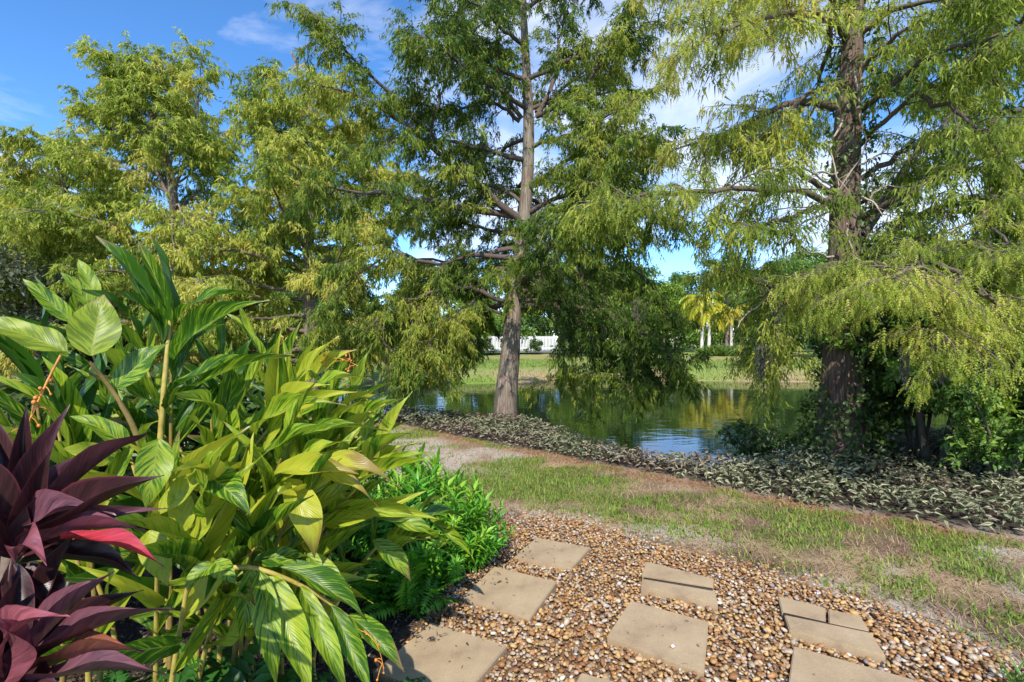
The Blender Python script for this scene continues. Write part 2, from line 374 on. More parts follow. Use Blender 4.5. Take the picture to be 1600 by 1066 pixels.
def cypress(name, label, d, trunk_px, limbs_px, mat, palette, proc=None, sec=(0.26, 0.5, 1.3), ter=(9, 0.25, 0.55), nspray=18, sp=(0.07, 0.15, 0.018), seed=0, droop=0.9, near=None, group=None, t_in=0.2, tonef=None, barkcol=(0.13, 0.10, 0.08), goldmix=0.0):
    """trunk_px: (u, v, half width px); limbs_px: (list of (u,v,depth), r0 in m)"""
    global rng
    rng = np.random.default_rng(100 + seed)
    pts = np.array([P(u, v, d) for u, v, w in trunk_px]); rad = np.array([w * d / FPX for u, v, w in trunk_px]) * 0.9
    gz = float(GRND(pts[0, 0], pts[0, 1])); pts[0, 2] = gz - 0.08
    base = np.array([pts[0, 0], pts[0, 1], gz])
    root = empty(name, base, label, 'tree', group)
    v, q, tl, tr = trunk_mesh('trunk', pts - base, rad, mat, seed=seed)
    link('trunk', mesh('trunk', v, q, mat, np.ones((len(v), 3)), smooth=True), root)
    limbs = [(resample([np.array(P(*p)) - base for p in pl], 16), r0, 1.0) for pl, r0 in limbs_px]
    if proc:
        zz0, zz1, nn, Lf, el0, el1 = proc
        az = rng.random() * 6.28
        for k in range(nn):
            f = (k + rng.random()) / nn; z = zz0 + (zz1 - zz0) * f
            i = np.argmin(np.abs(tl[:, 2] - z)); p = tl[i]; az += 2.39996 + rng.normal() * 0.3
            Ln = Lf(f) * (0.75 + 0.5 * rng.random()); el = el0 + (el1 - el0) * f + rng.normal() * 0.12
            dd = np.array([math.cos(az) * math.cos(el), math.sin(az) * math.cos(el), math.sin(el)])
            pp = [p]; c = p
            for j in range(7):
                dd = nrm(dd + np.array([0, 0, -0.05 if f < 0.5 else 0.0]) + rng.normal(size=3) * 0.10); c = c + dd * Ln / 7; pp.append(c)
            limbs.append((resample(pp, 16), max(0.018, min(0.075, 0.018 * Ln)), 1.0))
    wood = Buf(); fol = Buf(); l2 = []
    wc = np.array(barkcol)
    for ln, r0, dens in limbs:
        ln = ln + np.concatenate([np.zeros((2, 3)), rng.normal(size=(14, 3)) * 0.018])
        r = np.linspace(r0, max(0.006, r0 * 0.16), 16)
        vv, qq = tubes(ln[None], r[None], 7); wood.add(vv, qq, wc)
        length = np.linalg.norm(np.diff(ln, axis=0), axis=1).sum()
        m = max(4, int(length / sec[0] * dens))
        l2.append(spawn(ln[None], m, t_in, 1.0, sec[1], sec[2], 0.95, droop * 0.6, 7, 0.45, 0.12))
        l2.append(ln[None, 9:16])
    l2 = np.concatenate(l2)
    vv, qq = tubes(l2[:, ::2], np.linspace(0.010, 0.003, 4)[None] * np.ones((len(l2), 1)), 3); wood.add(vv, qq, wc * 1.05)
    l3 = spawn(l2, ter[0], 0.12, 1.0, ter[1], ter[2], 0.8, droop, 5, 0.5, 0.0)
    vv, qq = tubes(l3[:, ::2], np.linspace(0.0035, 0.0015, 3)[None] * np.ones((len(l3), 1)), 3); wood.add(vv, qq, wc * 1.1)
    link('branches', wood.mesh('branches', M_twig), root)
    pos, tan, tt = along(l3, nspray, 0.05)
    n = pos.shape[0] * nspray
    pos = pos.reshape(-1, 3) + rng.normal(size=(n, 3)) * 0.022; tan = tan.reshape(-1, 3)
    dirs = nrm(tan * 0.55 + rng.normal(size=(n, 3)) * 0.45 + np.array([0, 0, -0.55]))
    # colour: by twig position (clumps of lighter and golden growth) and by spray
    wp = pos + base
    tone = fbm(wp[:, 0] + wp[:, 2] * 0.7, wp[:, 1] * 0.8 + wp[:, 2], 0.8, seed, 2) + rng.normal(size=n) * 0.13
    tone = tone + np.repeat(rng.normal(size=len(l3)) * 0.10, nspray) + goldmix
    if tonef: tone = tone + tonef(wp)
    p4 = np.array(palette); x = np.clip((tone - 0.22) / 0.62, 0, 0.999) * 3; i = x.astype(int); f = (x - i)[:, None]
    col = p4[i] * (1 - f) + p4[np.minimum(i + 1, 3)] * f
    Ln = sp[0] + (sp[1] - sp[0]) * rng.random(n); W = sp[2] * (0.7 + 0.6 * rng.random(n))
    if near is not None:
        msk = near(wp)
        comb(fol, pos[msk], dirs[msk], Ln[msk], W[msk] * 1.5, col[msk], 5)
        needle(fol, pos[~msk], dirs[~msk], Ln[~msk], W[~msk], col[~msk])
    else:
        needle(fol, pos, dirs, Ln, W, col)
    link('crown', fol.mesh('crown', M_fol), root)
    return root, base, tl, l2 + base

# ------------------------------------------------------------------ the central cypress
d0 = 9.6
ctr_limbs = [
 ([(812, 478, 9.6), (850, 440, 9.3), (880, 385, 9.0), (892, 335, 8.8), (915, 262, 8.6), (935, 225, 8.5), (910, 165, 8.3)], 0.085),
 ([(812, 480, 9.6), (860, 476, 9.2), (905, 505, 8.9), (945, 545, 8.7), (1000, 590, 8.6)], 0.06),
 ([(820, 350, 9.6), (765, 305, 9.3), (705, 262, 9.0), (640, 200, 8.6), (560, 150, 8.3), (470, 128, 8.1)], 0.075),
 ([(705, 250, 9.0), (640, 175, 8.7), (570, 108, 8.4), (525, 60, 8.2), (490, 20, 8.1)], 0.04),
 ([(668, 225, 8.8), (690, 150, 8.7), (708, 85, 8.6), (715, 20, 8.5)], 0.035),
 ([(838, 182, 9.6), (885, 162, 9.3), (925, 120, 9.1), (962, 65, 9.0), (990, 10, 8.9)], 0.05),
 ([(840, 180, 9.6), (865, 130, 9.7), (875, 60, 9.8), (884, -20, 9.9)], 0.05),
 ([(838, 176, 9.6), (880, 140, 9.9), (940, 90, 10.3), (1000, 70, 10.6)], 0.045),
 ([(815, 185, 9.6), (785, 140, 9.5), (778, 90, 9.4), (775, 20, 9.3)], 0.045),
 ([(812, 190, 9.6), (765, 160, 9.4), (700, 175, 9.1), (640, 150, 8.9)], 0.04),
 ([(815, 404, 9.6), (745, 400, 9.3), (680, 412, 9.0), (610, 395, 8.7), (540, 410, 8.5)], 0.055),
 ([(812, 420, 9.6), (740, 420, 10.2), (660, 405, 10.8), (570, 420, 11.3)], 0.05),
 ([(805, 480, 9.6), (740, 450, 9.3), (660, 460, 9.0), (590, 500, 8.8), (560, 540, 8.7)], 0.05),
 ([(803, 500, 9.6), (750, 480, 9.2), (700, 500, 8.8), (660, 555, 8.6)], 0.035),
 ([(822, 335, 9.6), (870, 310, 9.2), (930, 300, 8.8), (1000, 320, 8.4), (1060, 350, 8.2)], 0.05),
 ([(824, 290, 9.6), (880, 255, 9.2), (960, 215, 8.9), (1030, 235, 8.7)], 0.045),
 ([(818, 400, 9.6), (880, 385, 9.3), (950, 400, 9.0), (1010, 440, 8.8), (1040, 500, 8.7)], 0.05),
 ([(816, 430, 9.6), (880, 430, 10.2), (960, 440, 10.8), (1040, 470, 11.2)], 0.045),
 ([(814, 455, 9.6), (870, 455, 9.0), (940, 480, 8.5), (1000, 540, 8.3), (1020, 590, 8.25)], 0.045),
 ([(818, 370, 9.6), (760, 358, 10.0), (690, 340, 10.4), (620, 335, 10.8)], 0.045),
 ([(815, 440, 9.6), (750, 436, 9.9), (690, 445, 10.2), (630, 470, 10.4)], 0.04),
 ([(822, 310, 9.6), (880, 325, 10.0), (950, 345, 10.4), (1015, 375, 10.8)], 0.04),
 ([(822, 320, 9.6), (770, 290, 10.2), (710, 290, 10.8), (640, 275, 11.2)], 0.04),
 ([(815, 470, 9.6), (880, 470, 8.8), (960, 500, 8.2), (1030, 540, 7.9), (1065, 590, 7.8)], 0.04),
 ([(905, 500, 8.9), (920, 530, 8.7), (930, 570, 8.6), (925, 605, 8.6)], 0.02),
 ([(960, 500, 8.3), (985, 540, 8.1), (990, 580, 8.0), (975, 615, 8.0)], 0.02),
 ([(850, 476, 9.2), (870, 520, 9.1), (880, 560, 9.0), (875, 600, 9.0)], 0.018),
 ([(740, 470, 9.3), (710, 510, 9.1), (690, 550, 9.0), (690, 590, 9.0)], 0.02),
 ([(600, 490, 8.8), (600, 530, 8.7), (620, 560, 8.7), (625, 585, 8.7)], 0.018),
 ([(700, 470, 9.1), (660, 480, 8.9), (640, 520, 8.8), (640, 565, 8.75)], 0.02),
 ([(610, 395, 8.7), (560, 430, 8.5), (520, 480, 8.4), (505, 520, 8.4)], 0.02),
]
ctr, cbase, ctl, _ = cypress('cypress_tree', 'cypress with grey brown trunk rising from the striped groundcover at the water edge', d0,
    [(789, 660, 19), (792, 610, 18.5), (797, 560, 16.5), (804, 470, 13), (812, 410, 12), (819, 350, 11.5), (825, 260, 10), (826, 180, 9), (821, 80, 6.5), (815, -40, 5.5), (812, -180, 4), (810, -300, 1.5)],
    ctr_limbs, M_bark, GREEN, proc=(2.2, 11.0, 30, lambda f: 3.8 * (1 - 0.62 * f), 0.0, 0.75),
    sec=(0.165, 0.5, 1.35), ter=(9, 0.28, 0.66), nspray=28, sp=(0.06, 0.13, 0.022), seed=1, t_in=0.16, barkcol=(0.12, 0.09, 0.075))

# ------------------------------------------------------------------ the right cypress
d1 = 6.2
rt_limbs = [
 ([(1302, 168, 6.2), (1255, 158, 6.0), (1205, 172, 5.8), (1150, 205, 5.6), (1060, 232, 5.4)], 0.055),
 ([(1340, 370, 6.2), (1392, 300, 6.4), (1440, 232, 6.6), (1520, 150, 6.9)], 0.09),
 ([(1345, 280, 6.2), (1420, 232, 5.9), (1500, 205, 5.6), (1610, 190, 5.2)], 0.04),
 ([(1340, 230, 6.2), (1410, 165, 5.8), (1490, 120, 5.4), (1610, 70, 5.0)], 0.035),
 ([(1312, 130, 6.2), (1260, 150, 5.9), (1215, 195, 5.7), (1190, 230, 5.6)], 0.035),
 ([(1295, 300, 6.2), (1235, 262, 5.9), (1190, 228, 5.8), (1130, 220, 5.7)], 0.04),
 ([(1300, 440, 6.2), (1245, 455, 6.0), (1180, 440, 5.8), (1110, 410, 5.6)], 0.045),
 ([(1298, 470, 6.2), (1250, 470, 5.9), (1205, 520, 5.7), (1195, 600, 5.6)], 0.035),
 ([(1300, 455, 6.2), (1240, 460, 6.4), (1200, 500, 6.6), (1170, 560, 6.7)], 0.035),
 ([(1325, 60, 6.2), (1290, 30, 5.6), (1230, 20, 5.0), (1140, 40, 4.5), (1080, 80, 4.3)], 0.05),
 ([(1325, 20, 6.2), (1280, -20, 5.5), (1210, -30, 4.9), (1120, -10, 4.4)], 0.04),
 ([(1335, 60, 6.2), (1390, 20, 5.8), (1460, 0, 5.4), (1560, 0, 5.0)], 0.045),
 ([(1330, 320, 6.2), (1250, 300, 5.5), (1160, 295, 5.0), (1040, 300, 4.7), (940, 310, 4.6)], 0.045),
 ([(1325, 300, 6.2), (1260, 330, 5.6), (1200, 350, 5.2), (1110, 345, 4.9)], 0.035),
 ([(1340, 420, 6.2), (1420, 380, 5.4), (1500, 380, 4.7), (1600, 400, 4.1)], 0.05),
 ([(1340, 430, 6.2), (1400, 420, 5.2), (1440, 415, 4.4), (1410, 425, 4.0), (1350, 440, 3.85)], 0.045),
 ([(1345, 410, 6.2), (1430, 340, 5.5), (1520, 310, 4.9), (1620, 300, 4.4)], 0.045),
 ([(1420, 400, 4.9), (1480, 420, 4.4), (1540, 460, 4.1), (1600, 520, 3.9)], 0.03),
 ([(1400, 420, 5.0), (1370, 415, 4.6), (1320, 415, 4.4), (1275, 430, 4.3)], 0.022),
 ([(1338, 180, 6.2), (1420, 110, 5.5), (1510, 70, 5.0), (1620, 40, 4.6)], 0.04),
 ([(1336, 120, 6.2), (1400, 60, 5.7), (1480, 20, 5.2), (1570, -20, 4.8)], 0.035),
 ([(1345, 340, 6.2), (1440, 290, 5.6), (1530, 260, 5.1), (1630, 250, 4.7)], 0.04),
 ([(1440, 150, 5.6), (1500, 180, 5.1), (1560, 230, 4.8), (1620, 300, 4.6)], 0.025),
 ([(1520, 310, 4.9), (1540, 340, 4.6), (1570, 380, 4.4), (1590, 440, 4.3)], 0.02),
 ([(1440, 420, 4.6), (1450, 450, 4.2), (1460, 500, 4.0), (1450, 560, 3.9)], 0.02),
]
rt, rbase, rtl, rl2 = cypress('cypress_tree', 'massive reddish cypress clad in dark vine, golden needles on its upper limbs', d1,
    [(1310, 722, 38), (1312, 660, 35), (1314, 600, 31), (1317, 500, 27), (1319, 400, 24.5), (1321, 300, 22), (1325, 200, 20), (1330, 100, 17), (1334, 0, 15), (1338, -150, 11), (1340, -400, 3)],
    rt_limbs, M_bark_red, LIGHT, proc=(5.2, 9.5, 13, lambda f: 3.1 * (1 - 0.6 * f), 0.1, 0.7),
    sec=(0.16, 0.4, 1.05), ter=(9, 0.25, 0.52), nspray=19, sp=(0.055, 0.115, 0.017), seed=2, droop=1.0, t_in=0.24,
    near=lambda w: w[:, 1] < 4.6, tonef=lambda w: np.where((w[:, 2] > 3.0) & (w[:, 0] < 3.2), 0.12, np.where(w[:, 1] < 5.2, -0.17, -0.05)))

cypress('cypress_tree', 'dark green cypress standing behind the fan palm and tall shrubs', 9.0,
    [(1545, 660, 15), (1545, 560, 13), (1548, 400, 11), (1552, 200, 8), (1556, 0, 5), (1560, -150, 2)], [],
    M_bark, GREEN, proc=(2.4, 9.0, 26, lambda f: 3.3 * (1 - 0.55 * f), 0.0, 0.7), sec=(0.22, 0.5, 1.3), ter=(8, 0.3, 0.7), nspray=20, sp=(0.07, 0.15, 0.028), seed=9, barkcol=(0.10, 0.08, 0.065))
# ------------------------------------------------------------------ cypresses on the left bank
cypress('cypress_tree', 'slender cypress with leaning reddish trunk just behind the yellow tipped ginger leaves', 14.0,
    [(487, 620, 13), (487, 560, 11), (484, 500, 10), (482, 400, 8.5), (487, 300, 7), (492, 200, 5), (470, 120, 3), (455, 80, 1.5)],
    [([(486, 520, 14), (540, 522, 13.6), (600, 508, 13.2), (660, 480, 12.9)], 0.06), ([(484, 400, 14), (420, 350, 13.7), (370, 300, 13.4)], 0.05),
     ([(486, 300, 14), (440, 230, 13.8), (415, 160, 13.6), (405, 110, 13.5)], 0.05)],
    M_bark, LIGHT, proc=(1.4, 8.2, 44, lambda f: 4.3 * (1 - 0.72 * f), 0.05, 0.9),
    sec=(0.19, 0.6, 1.7), ter=(8, 0.3, 0.85), nspray=22, sp=(0.09, 0.18, 0.036), seed=3, barkcol=(0.16, 0.12, 0.09))
cypress('cypress_tree', 'tall spreading cypress with pale trunk, highest crown beside the open blue sky', 14.5,
    [(285, 640, 13), (282, 540, 11), (278, 440, 9.5), (274, 380, 8.5), (270, 300, 7), (255, 230, 5), (225, 150, 3.5), (195, 85, 1.5)],
    [([(272, 320, 14.5), (230, 250, 14.3), (180, 200, 14.0), (120, 160, 13.8)], 0.06), ([(272, 350, 14.5), (210, 300, 14.2), (150, 262, 14.0), (100, 240, 13.8)], 0.05),
     ([(270, 300, 14.5), (300, 220, 14.2), (310, 150, 14.0), (315, 100, 13.9)], 0.05), ([(274, 390, 14.5), (200, 360, 13.8), (120, 350, 13.3), (60, 360, 13.0)], 0.05),
     ([(262, 260, 14.5), (215, 180, 14.4), (190, 120, 14.3), (160, 85, 14.2)], 0.045)],
    M_bark, LIGHT, proc=(1.6, 8.6, 42, lambda f: 4.5 * (1 - 0.76 * f), 0.05, 0.95),
    sec=(0.19, 0.6, 1.7), ter=(8, 0.3, 0.85), nspray=22, sp=(0.09, 0.18, 0.036), seed=4, barkcol=(0.20, 0.16, 0.13))
cypress('cypress_tree', 'low wide cypress filling the gap between the grey oak and the tall spreading cypress', 17.0,
    [(95, 640, 12), (95, 540, 10), (98, 440, 8), (100, 340, 6), (95, 260, 3.5), (90, 200, 1.5)], [],
    M_bark, LIGHT, proc=(1.5, 7.2, 32, lambda f: 3.8 * (1 - 0.6 * f), 0.05, 0.7),
    sec=(0.20, 0.6, 1.7), ter=(9, 0.3, 0.85), nspray=20, sp=(0.10, 0.20, 0.042), seed=5, barkcol=(0.18, 0.15, 0.12))

# ------------------------------------------------------------------ far bank: trees, palms, reeds, fence
def blob_tree(seed, H, spread, palette, nleaf, lsize, nblob=9, z0=0.35, trunk_r=0.16, bc=(0.16, 0.13, 0.11)):
    """broadleaf tree: returns trunk mesh and crown mesh, base at origin"""
    r = np.random.default_rng(seed); w = Buf()
    tr = np.array([(0, 0, -0.15), (0.1 * r.normal(), 0.1 * r.normal(), H * 0.25), (0.2 * r.normal(), 0.2 * r.normal(), H * 0.55), (0.3 * r.normal(), 0.3 * r.normal(), H * 0.85)])
    tl = resample(tr, 12); v, q = tubes(tl[None], np.linspace(trunk_r, trunk_r * 0.25, 12)[None], 8); w.add(v, q, bc)
    cs = []
    for k in range(nblob):
        f = z0 + (0.95 - z0) * (k + 0.5) / nblob; a = k * 2.4 + r.normal() * 0.4
        rr = spread * math.sin(math.pi * min(1, (f - z0) / (1.02 - z0) * 0.8 + 0.2)) * (0.45 + 0.45 * r.random())
        c = np.array([math.cos(a) * rr, math.sin(a) * rr, H * f]); cs.append(c)
        st = tl[min(11, int(f * 0.7 * 12))]
        ln = resample([st, (st + c) / 2 + np.array([0, 0, -0.1]), c], 7); v, q = tubes(ln[None], np.linspace(trunk_r * 0.4, 0.015, 7)[None], 5); w.add(v, q, bc)
    b = Buf(); cs = np.array(cs); k = r.integers(0, nblob, nleaf)
    g = r.normal(size=(nleaf, 3)); g = g / np.linalg.norm(g, axis=1, keepdims=True) * (r.random((nleaf, 1)) ** 0.45)
    rad = spread * (0.36 + 0.16 * r.random(nblob))
    pos = cs[k] + g * rad[k][:, None] * np.array([1, 1, 0.62])
    # clumps: pull the leaves onto small tufts
    tuft = pos[r.integers(0, nleaf, nleaf // 14)]; kk = r.integers(0, len(tuft), nleaf)
    pos = tuft[kk] + r.normal(size=(nleaf, 3)) * spread * 0.055
    d = nrm(g + r.normal(size=(nleaf, 3)) * 0.7); up = nrm(r.normal(size=(nleaf, 3)) * 0.6 + np.array([0, 0, 1.0]))
    p4 = np.array(palette); x = np.clip(0.5 + 0.22 * r.normal(size=len(tuft)), 0, 0.999)[kk] * (len(p4) - 1); i = x.astype(int); f = (x - i)[:, None]
    col = p4[i] * (1 - f) + p4[np.minimum(i + 1, len(p4) - 1)] * f
    leaves(b, pos, d, up, lsize * (0.6 + 0.8 * r.random(nleaf)), lsize * 0.55 * (0.6 + 0.8 * r.random(nleaf)), col)
    return w.mesh('trunk', M_twig, True), b.mesh('crown', M_broad)
def plant_tree(name, meshes, loc, rz, s, label, group=None):
    o = empty(name, loc, label, 'tree', group); o.rotation_euler = (0, 0, rz); o.scale = (s, s, s)
    link('trunk', meshes[0], o); link('crown', meshes[1], o); return o
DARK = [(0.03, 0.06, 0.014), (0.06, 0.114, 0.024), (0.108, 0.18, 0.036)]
MID = [(0.07, 0.14, 0.028), (0.14, 0.252, 0.042), (0.238, 0.364, 0.063)]
LIME = [(0.121, 0.216, 0.027), (0.23, 0.351, 0.047), (0.378, 0.459, 0.068)]
GREY = [(0.07, 0.09, 0.05), (0.13, 0.15, 0.09), (0.21, 0.23, 0.15)]
tv = [blob_tree(11, 8.5, 3.6, DARK, 9000, 0.30), blob_tree(12, 9.0, 3.2, MID, 9000, 0.28), blob_tree(13, 7.5, 3.4, LIME, 9000, 0.28)]
tl_ = ['dense dark green tree in the far tree line beyond the pond', 'mid green broad tree in the far tree line beyond the pond', 'bright lime green tree in the far tree line beyond the pond']
r_ = np.random.default_rng(40)
k = 0
for row, (yy, x0, x1, st) in enumerate(((62, -66, 62, 5.0), (74, -72, 76, 7.5))):
    for x in np.arange(x0, x1, st):
        kind = [0, 1, 2, 1, 0, 2, 1][k % 7]; k += 1
        y = yy + r_.normal() * 2.0; lowf = 0.55 if (-24 < x < -3 or 21 < x < 31) else 1.0
        plant_tree('broadleaf_tree', tv[kind], (x + r_.normal() * 0.8, y, float(GRND(x, y))), r_.random() * 6.28, (0.95 + 0.45 * r_.random() + row * 0.25) * lowf, tl_[kind], 'trees in the far tree line')
# low hedge of shrubs under the tree line
sh_a = blob_tree(21, 2.2, 1.7, MID, 2600, 0.20, 6, 0.2, 0.05); sh_b = blob_tree(22, 2.4, 1.8, DARK, 2600, 0.20, 6, 0.2, 0.05)
for j, x in enumerate(np.arange(-60, 62, 2.3)):
    ms = (sh_a, sh_b)[j % 2]; y = 57.5 + r_.normal() * 0.8
    o = plant_tree('shrub', ms, (x, y, float(GRND(x, y))), r_.random() * 6.28, 1.25 + 0.6 * r_.random(), ('mid green rounded shrub at the foot of the far tree line', 'dark green rounded shrub at the foot of the far tree line')[j % 2], 'shrubs below the far tree line')
    o['category'] = 'shrub'
# mid-distance trees on the far bank, behind the central trunk
for u, d, s, kind, lab in ((905, 40, 0.75, 2, 'small lime tree on the far bank right of the central trunk'), (970, 44, 0.85, 1, 'mid green tree on the far bank left of the yellow palms'), (1035, 50, 0.95, 2, 'rounded lime tree just left of the yellow palms'),
                           (640, 43, 0.7, 1, 'small mid green tree by the road left of the central trunk'), (735, 45, 0.75, 2, 'lime tree by the white fence on the far bank'), (1190, 46, 0.7, 1, 'small green tree behind the lone white palm trunk'),
                           (1330, 38, 0.9, 2, 'bright tree across the water behind the reddish trunk'), (1450, 34, 0.9, 1, 'mid green tree across the water behind the leafy shrubs'), (1560, 36, 0.9, 2, 'lime tree across the water behind the fan palm')):
    x = (u - 800) * d / FPX; plant_tree('broadleaf_tree', tv[kind], (x, d, float(GRND(x, d))), u * 0.7, s, lab)
# grey-green oak at the left
oak = blob_tree(31, 8.0, 4.2, GREY, 16000, 0.20, 14, 0.18, 0.22)
plant_tree('oak_tree', oak, (-21.5, 20.5, float(GRND(-21.5, 20.5))), 0.4, 1.08, 'grey green oak with fine leaves at the end of the cypress row')
oak2 = blob_tree(32, 4.0, 3.0, GREY, 8000, 0.17, 9, 0.12, 0.12)
plant_tree('oak_tree', oak2, (-13.6, 14.5, float(GRND(-13.6, 14.5))), 0.4, 1.0, 'low grey green young oak behind the tall ginger leaves')
for j, (u, d, s) in enumerate(((330, 17.5, 1.25), (420, 18.5, 1.1), (230, 17, 1.2), (140, 16, 1.3))):
    x = (u - 800) * d / FPX; o = plant_tree('shrub', (sh_a, sh_b)[j % 2], (x, d, float(GRND(x, d))), j * 1.7, s, ('mid green shrub under the tall spreading cypress, nearest the pond', 'dark green shrub at the foot of the slender leaning cypress', 'mid green shrub between the pale trunk and the low wide cypress', 'dark green shrub beside the young oak')[j], 'shrubs under the left cypresses'); o['category'] = 'shrub'
# pine
def pine(u, v_top, d, label, seed):
    r = np.random.default_rng(seed); x = (u - 800) * d / FPX; H = CAM_H + (HOR - v_top) * d / FPX; gz = float(GRND(x, d))
    root = empty('pine_tree', (x, d, gz), label, 'tree'); w = Buf(); f = Buf()
    tl = resample([(0, 0, -0.2), (0.15, 0, H * 0.4), (-0.1, 0, H * 0.7), (0.1, 0, H * 0.93)], 14); v, q = tubes(tl[None], np.linspace(0.24, 0.07, 14)[None], 8); w.add(v, q, (0.22, 0.16, 0.14))
    for k in range(17):
        z = H * (0.56 + 0.40 * k / 17); a = k * 2.4; ln = (1.1 + 1.9 * math.sin(math.pi * (0.25 + 0.7 * k / 17))) * (0.7 + 0.5 * r.random())
        p0 = np.array([0, 0, z]); p1 = p0 + np.array([math.cos(a) * ln, math.sin(a) * ln, 0.35 * ln])
        L_ = resample([p0, (p0 + p1) / 2 + np.array([0, 0, -0.1]), p1], 7); v, q = tubes(L_[None], np.linspace(0.06, 0.02, 7)[None], 5); w.add(v, q, (0.2, 0.15, 0.13))
        n = 520; c = L_[-3:][r.integers(0, 3, n)]; g = nrm(r.normal(size=(n, 3))); pos = c + g * (r.random((n, 1)) ** 0.5) * np.array([0.95, 0.95, 0.42])
        col = np.array([0.09, 0.17, 0.035]) * (0.5 + 0.9 * r.random((n, 1)))
        spray(f, pos, nrm(g + np.array([0, 0, 0.7])), 0.22 + 0.2 * r.random(n), np.full(n, 0.07), col, 0)
    link('trunk', w.mesh('trunk', M_twig, True), root); link('crown', f.mesh('crown', M_fol), root)
pine(1135, 402, 56, 'tall pine with flat topped crown behind the yellow palms', 5)
pine(1195, 418, 60, 'pine standing next to the flat topped pine behind the palms', 6)
pine(700, 420, 64, 'lone pine far behind the white fence', 8)
# palms
def palm(u, v_base, v_top, label, seed, group=None, col=(0.48, 0.46, 0.035)):
    r = np.random.default_rng(seed); d = 42.0; x = (u - 800) * d / FPX; gz = float(GRND(x, d))
    H = CAM_H + (HOR - v_top) * d / FPX - gz
    root = empty('palm_tree', (x, d, gz), label, 'palm', group); w = Buf()
    tl = resample([(0, 0, -0.1), (0.06, 0, H * 0.5), (0.0, 0, H)], 10); v, q = tubes(tl[None], np.array([[0.17, 0.15, 0.14, 0.13, 0.13, 0.12, 0.12, 0.12, 0.12, 0.11]]), 9); w.add(v, q, (0.62, 0.58, 0.52))
    link('trunk', w.mesh('trunk', M_twig, True), root)
    for k in range(13):
        a = k * 2.4; el = 1.1 - 1.3 * (k / 13); b = Buf(); c = np.array([0, 0, H]); dd = np.array([math.cos(a) * math.cos(el), math.sin(a) * math.cos(el), math.sin(el)])
        pp = [c]
        for j in range(8): dd = nrm(dd + np.array([0, 0, -0.24])); pp.append(pp[-1] + dd * 0.24)
        pp = np.array(pp); v, q = tubes(pp[None], np.linspace(0.03, 0.01, 9)[None], 4); b.add(v, q, np.array(col) * 0.8)
        line = resample(pp, 26)[3:]; tn = nrm(np.gradient(line, axis=0)); sd = nrm(np.cross(tn, np.array([0, 0, 1.0])))
        for sg in (-1, 1):
            n = len(line); cc = np.array(col) * (0.7 + 0.6 * r.random((n, 1)))
            spray(b, line, nrm(tn * 0.5 + sd * sg * 0.8 + np.array([0, 0, -0.5])), np.full(n, 0.50), np.full(n, 0.075), cc, 0.3)
        link('frond', b.mesh('frond', M_broad), root)
palm(1096, 556, 468, 'yellow fronded palm with white trunk, tallest of the palms', 1)
palm(1107, 553, 486, 'slim pale palm close behind the tallest yellow palm', 2)
palm(1142, 556, 488, 'lone white trunked palm with drooping yellow fronds', 3, None, (0.46, 0.40, 0.04))
# ornamental grass clumps by the palms
for j, (u, d) in enumerate(((1112, 41), (1124, 40.5), (1136, 41.2), (1152, 40.8), (1166, 41.5), (1180, 41))):
    r = np.random.default_rng(60 + j); n = 420; b = Buf(); x = (u - 800) * d / FPX
    a = r.random(n) * 6.28; ti = r.random(n) * 0.8
    dr = np.stack([np.cos(a) * np.sin(ti), np.sin(a) * np.sin(ti), np.cos(ti)], -1)
    spray(b, r.normal(size=(n, 3)) * np.array([0.35, 0.3, 0.0]), dr, 0.8 + 0.6 * r.random(n), np.full(n, 0.07), np.array([0.17, 0.27, 0.05]) * (0.6 + 0.8 * r.random((n, 1))), 0.3)
    o = link('grass_clump', b.mesh('grass_clump', M_broad), None, (x, d, float(GRND(x, d)) - 0.02)); tag(o, 'fountain grass clump at the foot of the yellow palms', 'grass clump', 'grass clumps below the palms')
# white fence beside the road
fy = 53.5
fn = empty('fence', (-20, fy, 0.0), 'white picket fence along the road on the far bank', 'fence')
pm = boxm('post', (-0.08, -0.08, -0.3), (0.08, 0.08, 1.75), M_white, 0.01); rm = boxm('rail', (0, -0.03, 0), (2.4, 0.03, 0.12), M_white); 
pk = Buf()
for j in range(7):
    x = -14.0 + j * 2.4 
    link('post', pm, fn, (x, 0, 0))
    for z in (0.35, 1.45): link('rail', rm, fn, (x, 0.0, z))
    for s in range(15):
        xx = x + 0.12 + s * 0.15; pv = np.array([(xx, -0.05, 0.15), (xx + 0.10, -0.05, 0.15), (xx + 0.10, -0.05, 1.65), (xx, -0.05, 1.65), (xx, -0.033, 0.15), (xx + 0.10, -0.033, 0.15), (xx + 0.10, -0.033, 1.65), (xx, -0.033, 1.65)])
        pk.add(pv, np.array([[0, 1, 2, 3], [5, 4, 7, 6], [0, 3, 7, 4], [1, 5, 6, 2], [3, 2, 6, 7]]))
for j in range(8):
    x = -13.4 + j * 2.2; o = plant_tree('shrub', (sh_a, sh_b)[j % 2], (x, 46.0, float(GRND(x, 46.0))), j * 1.3, 0.42 + 0.12 * (j % 3), ('small mid green hedge shrub in front of the white fence', 'small dark green hedge shrub in front of the white fence')[j % 2], 'hedge shrubs along the white fence'); o['category'] = 'shrub'
tag(link('pickets', pk.mesh('pickets', M_white), fn), kind='stuff')
fn.location = (2.0, fy, 0.05)

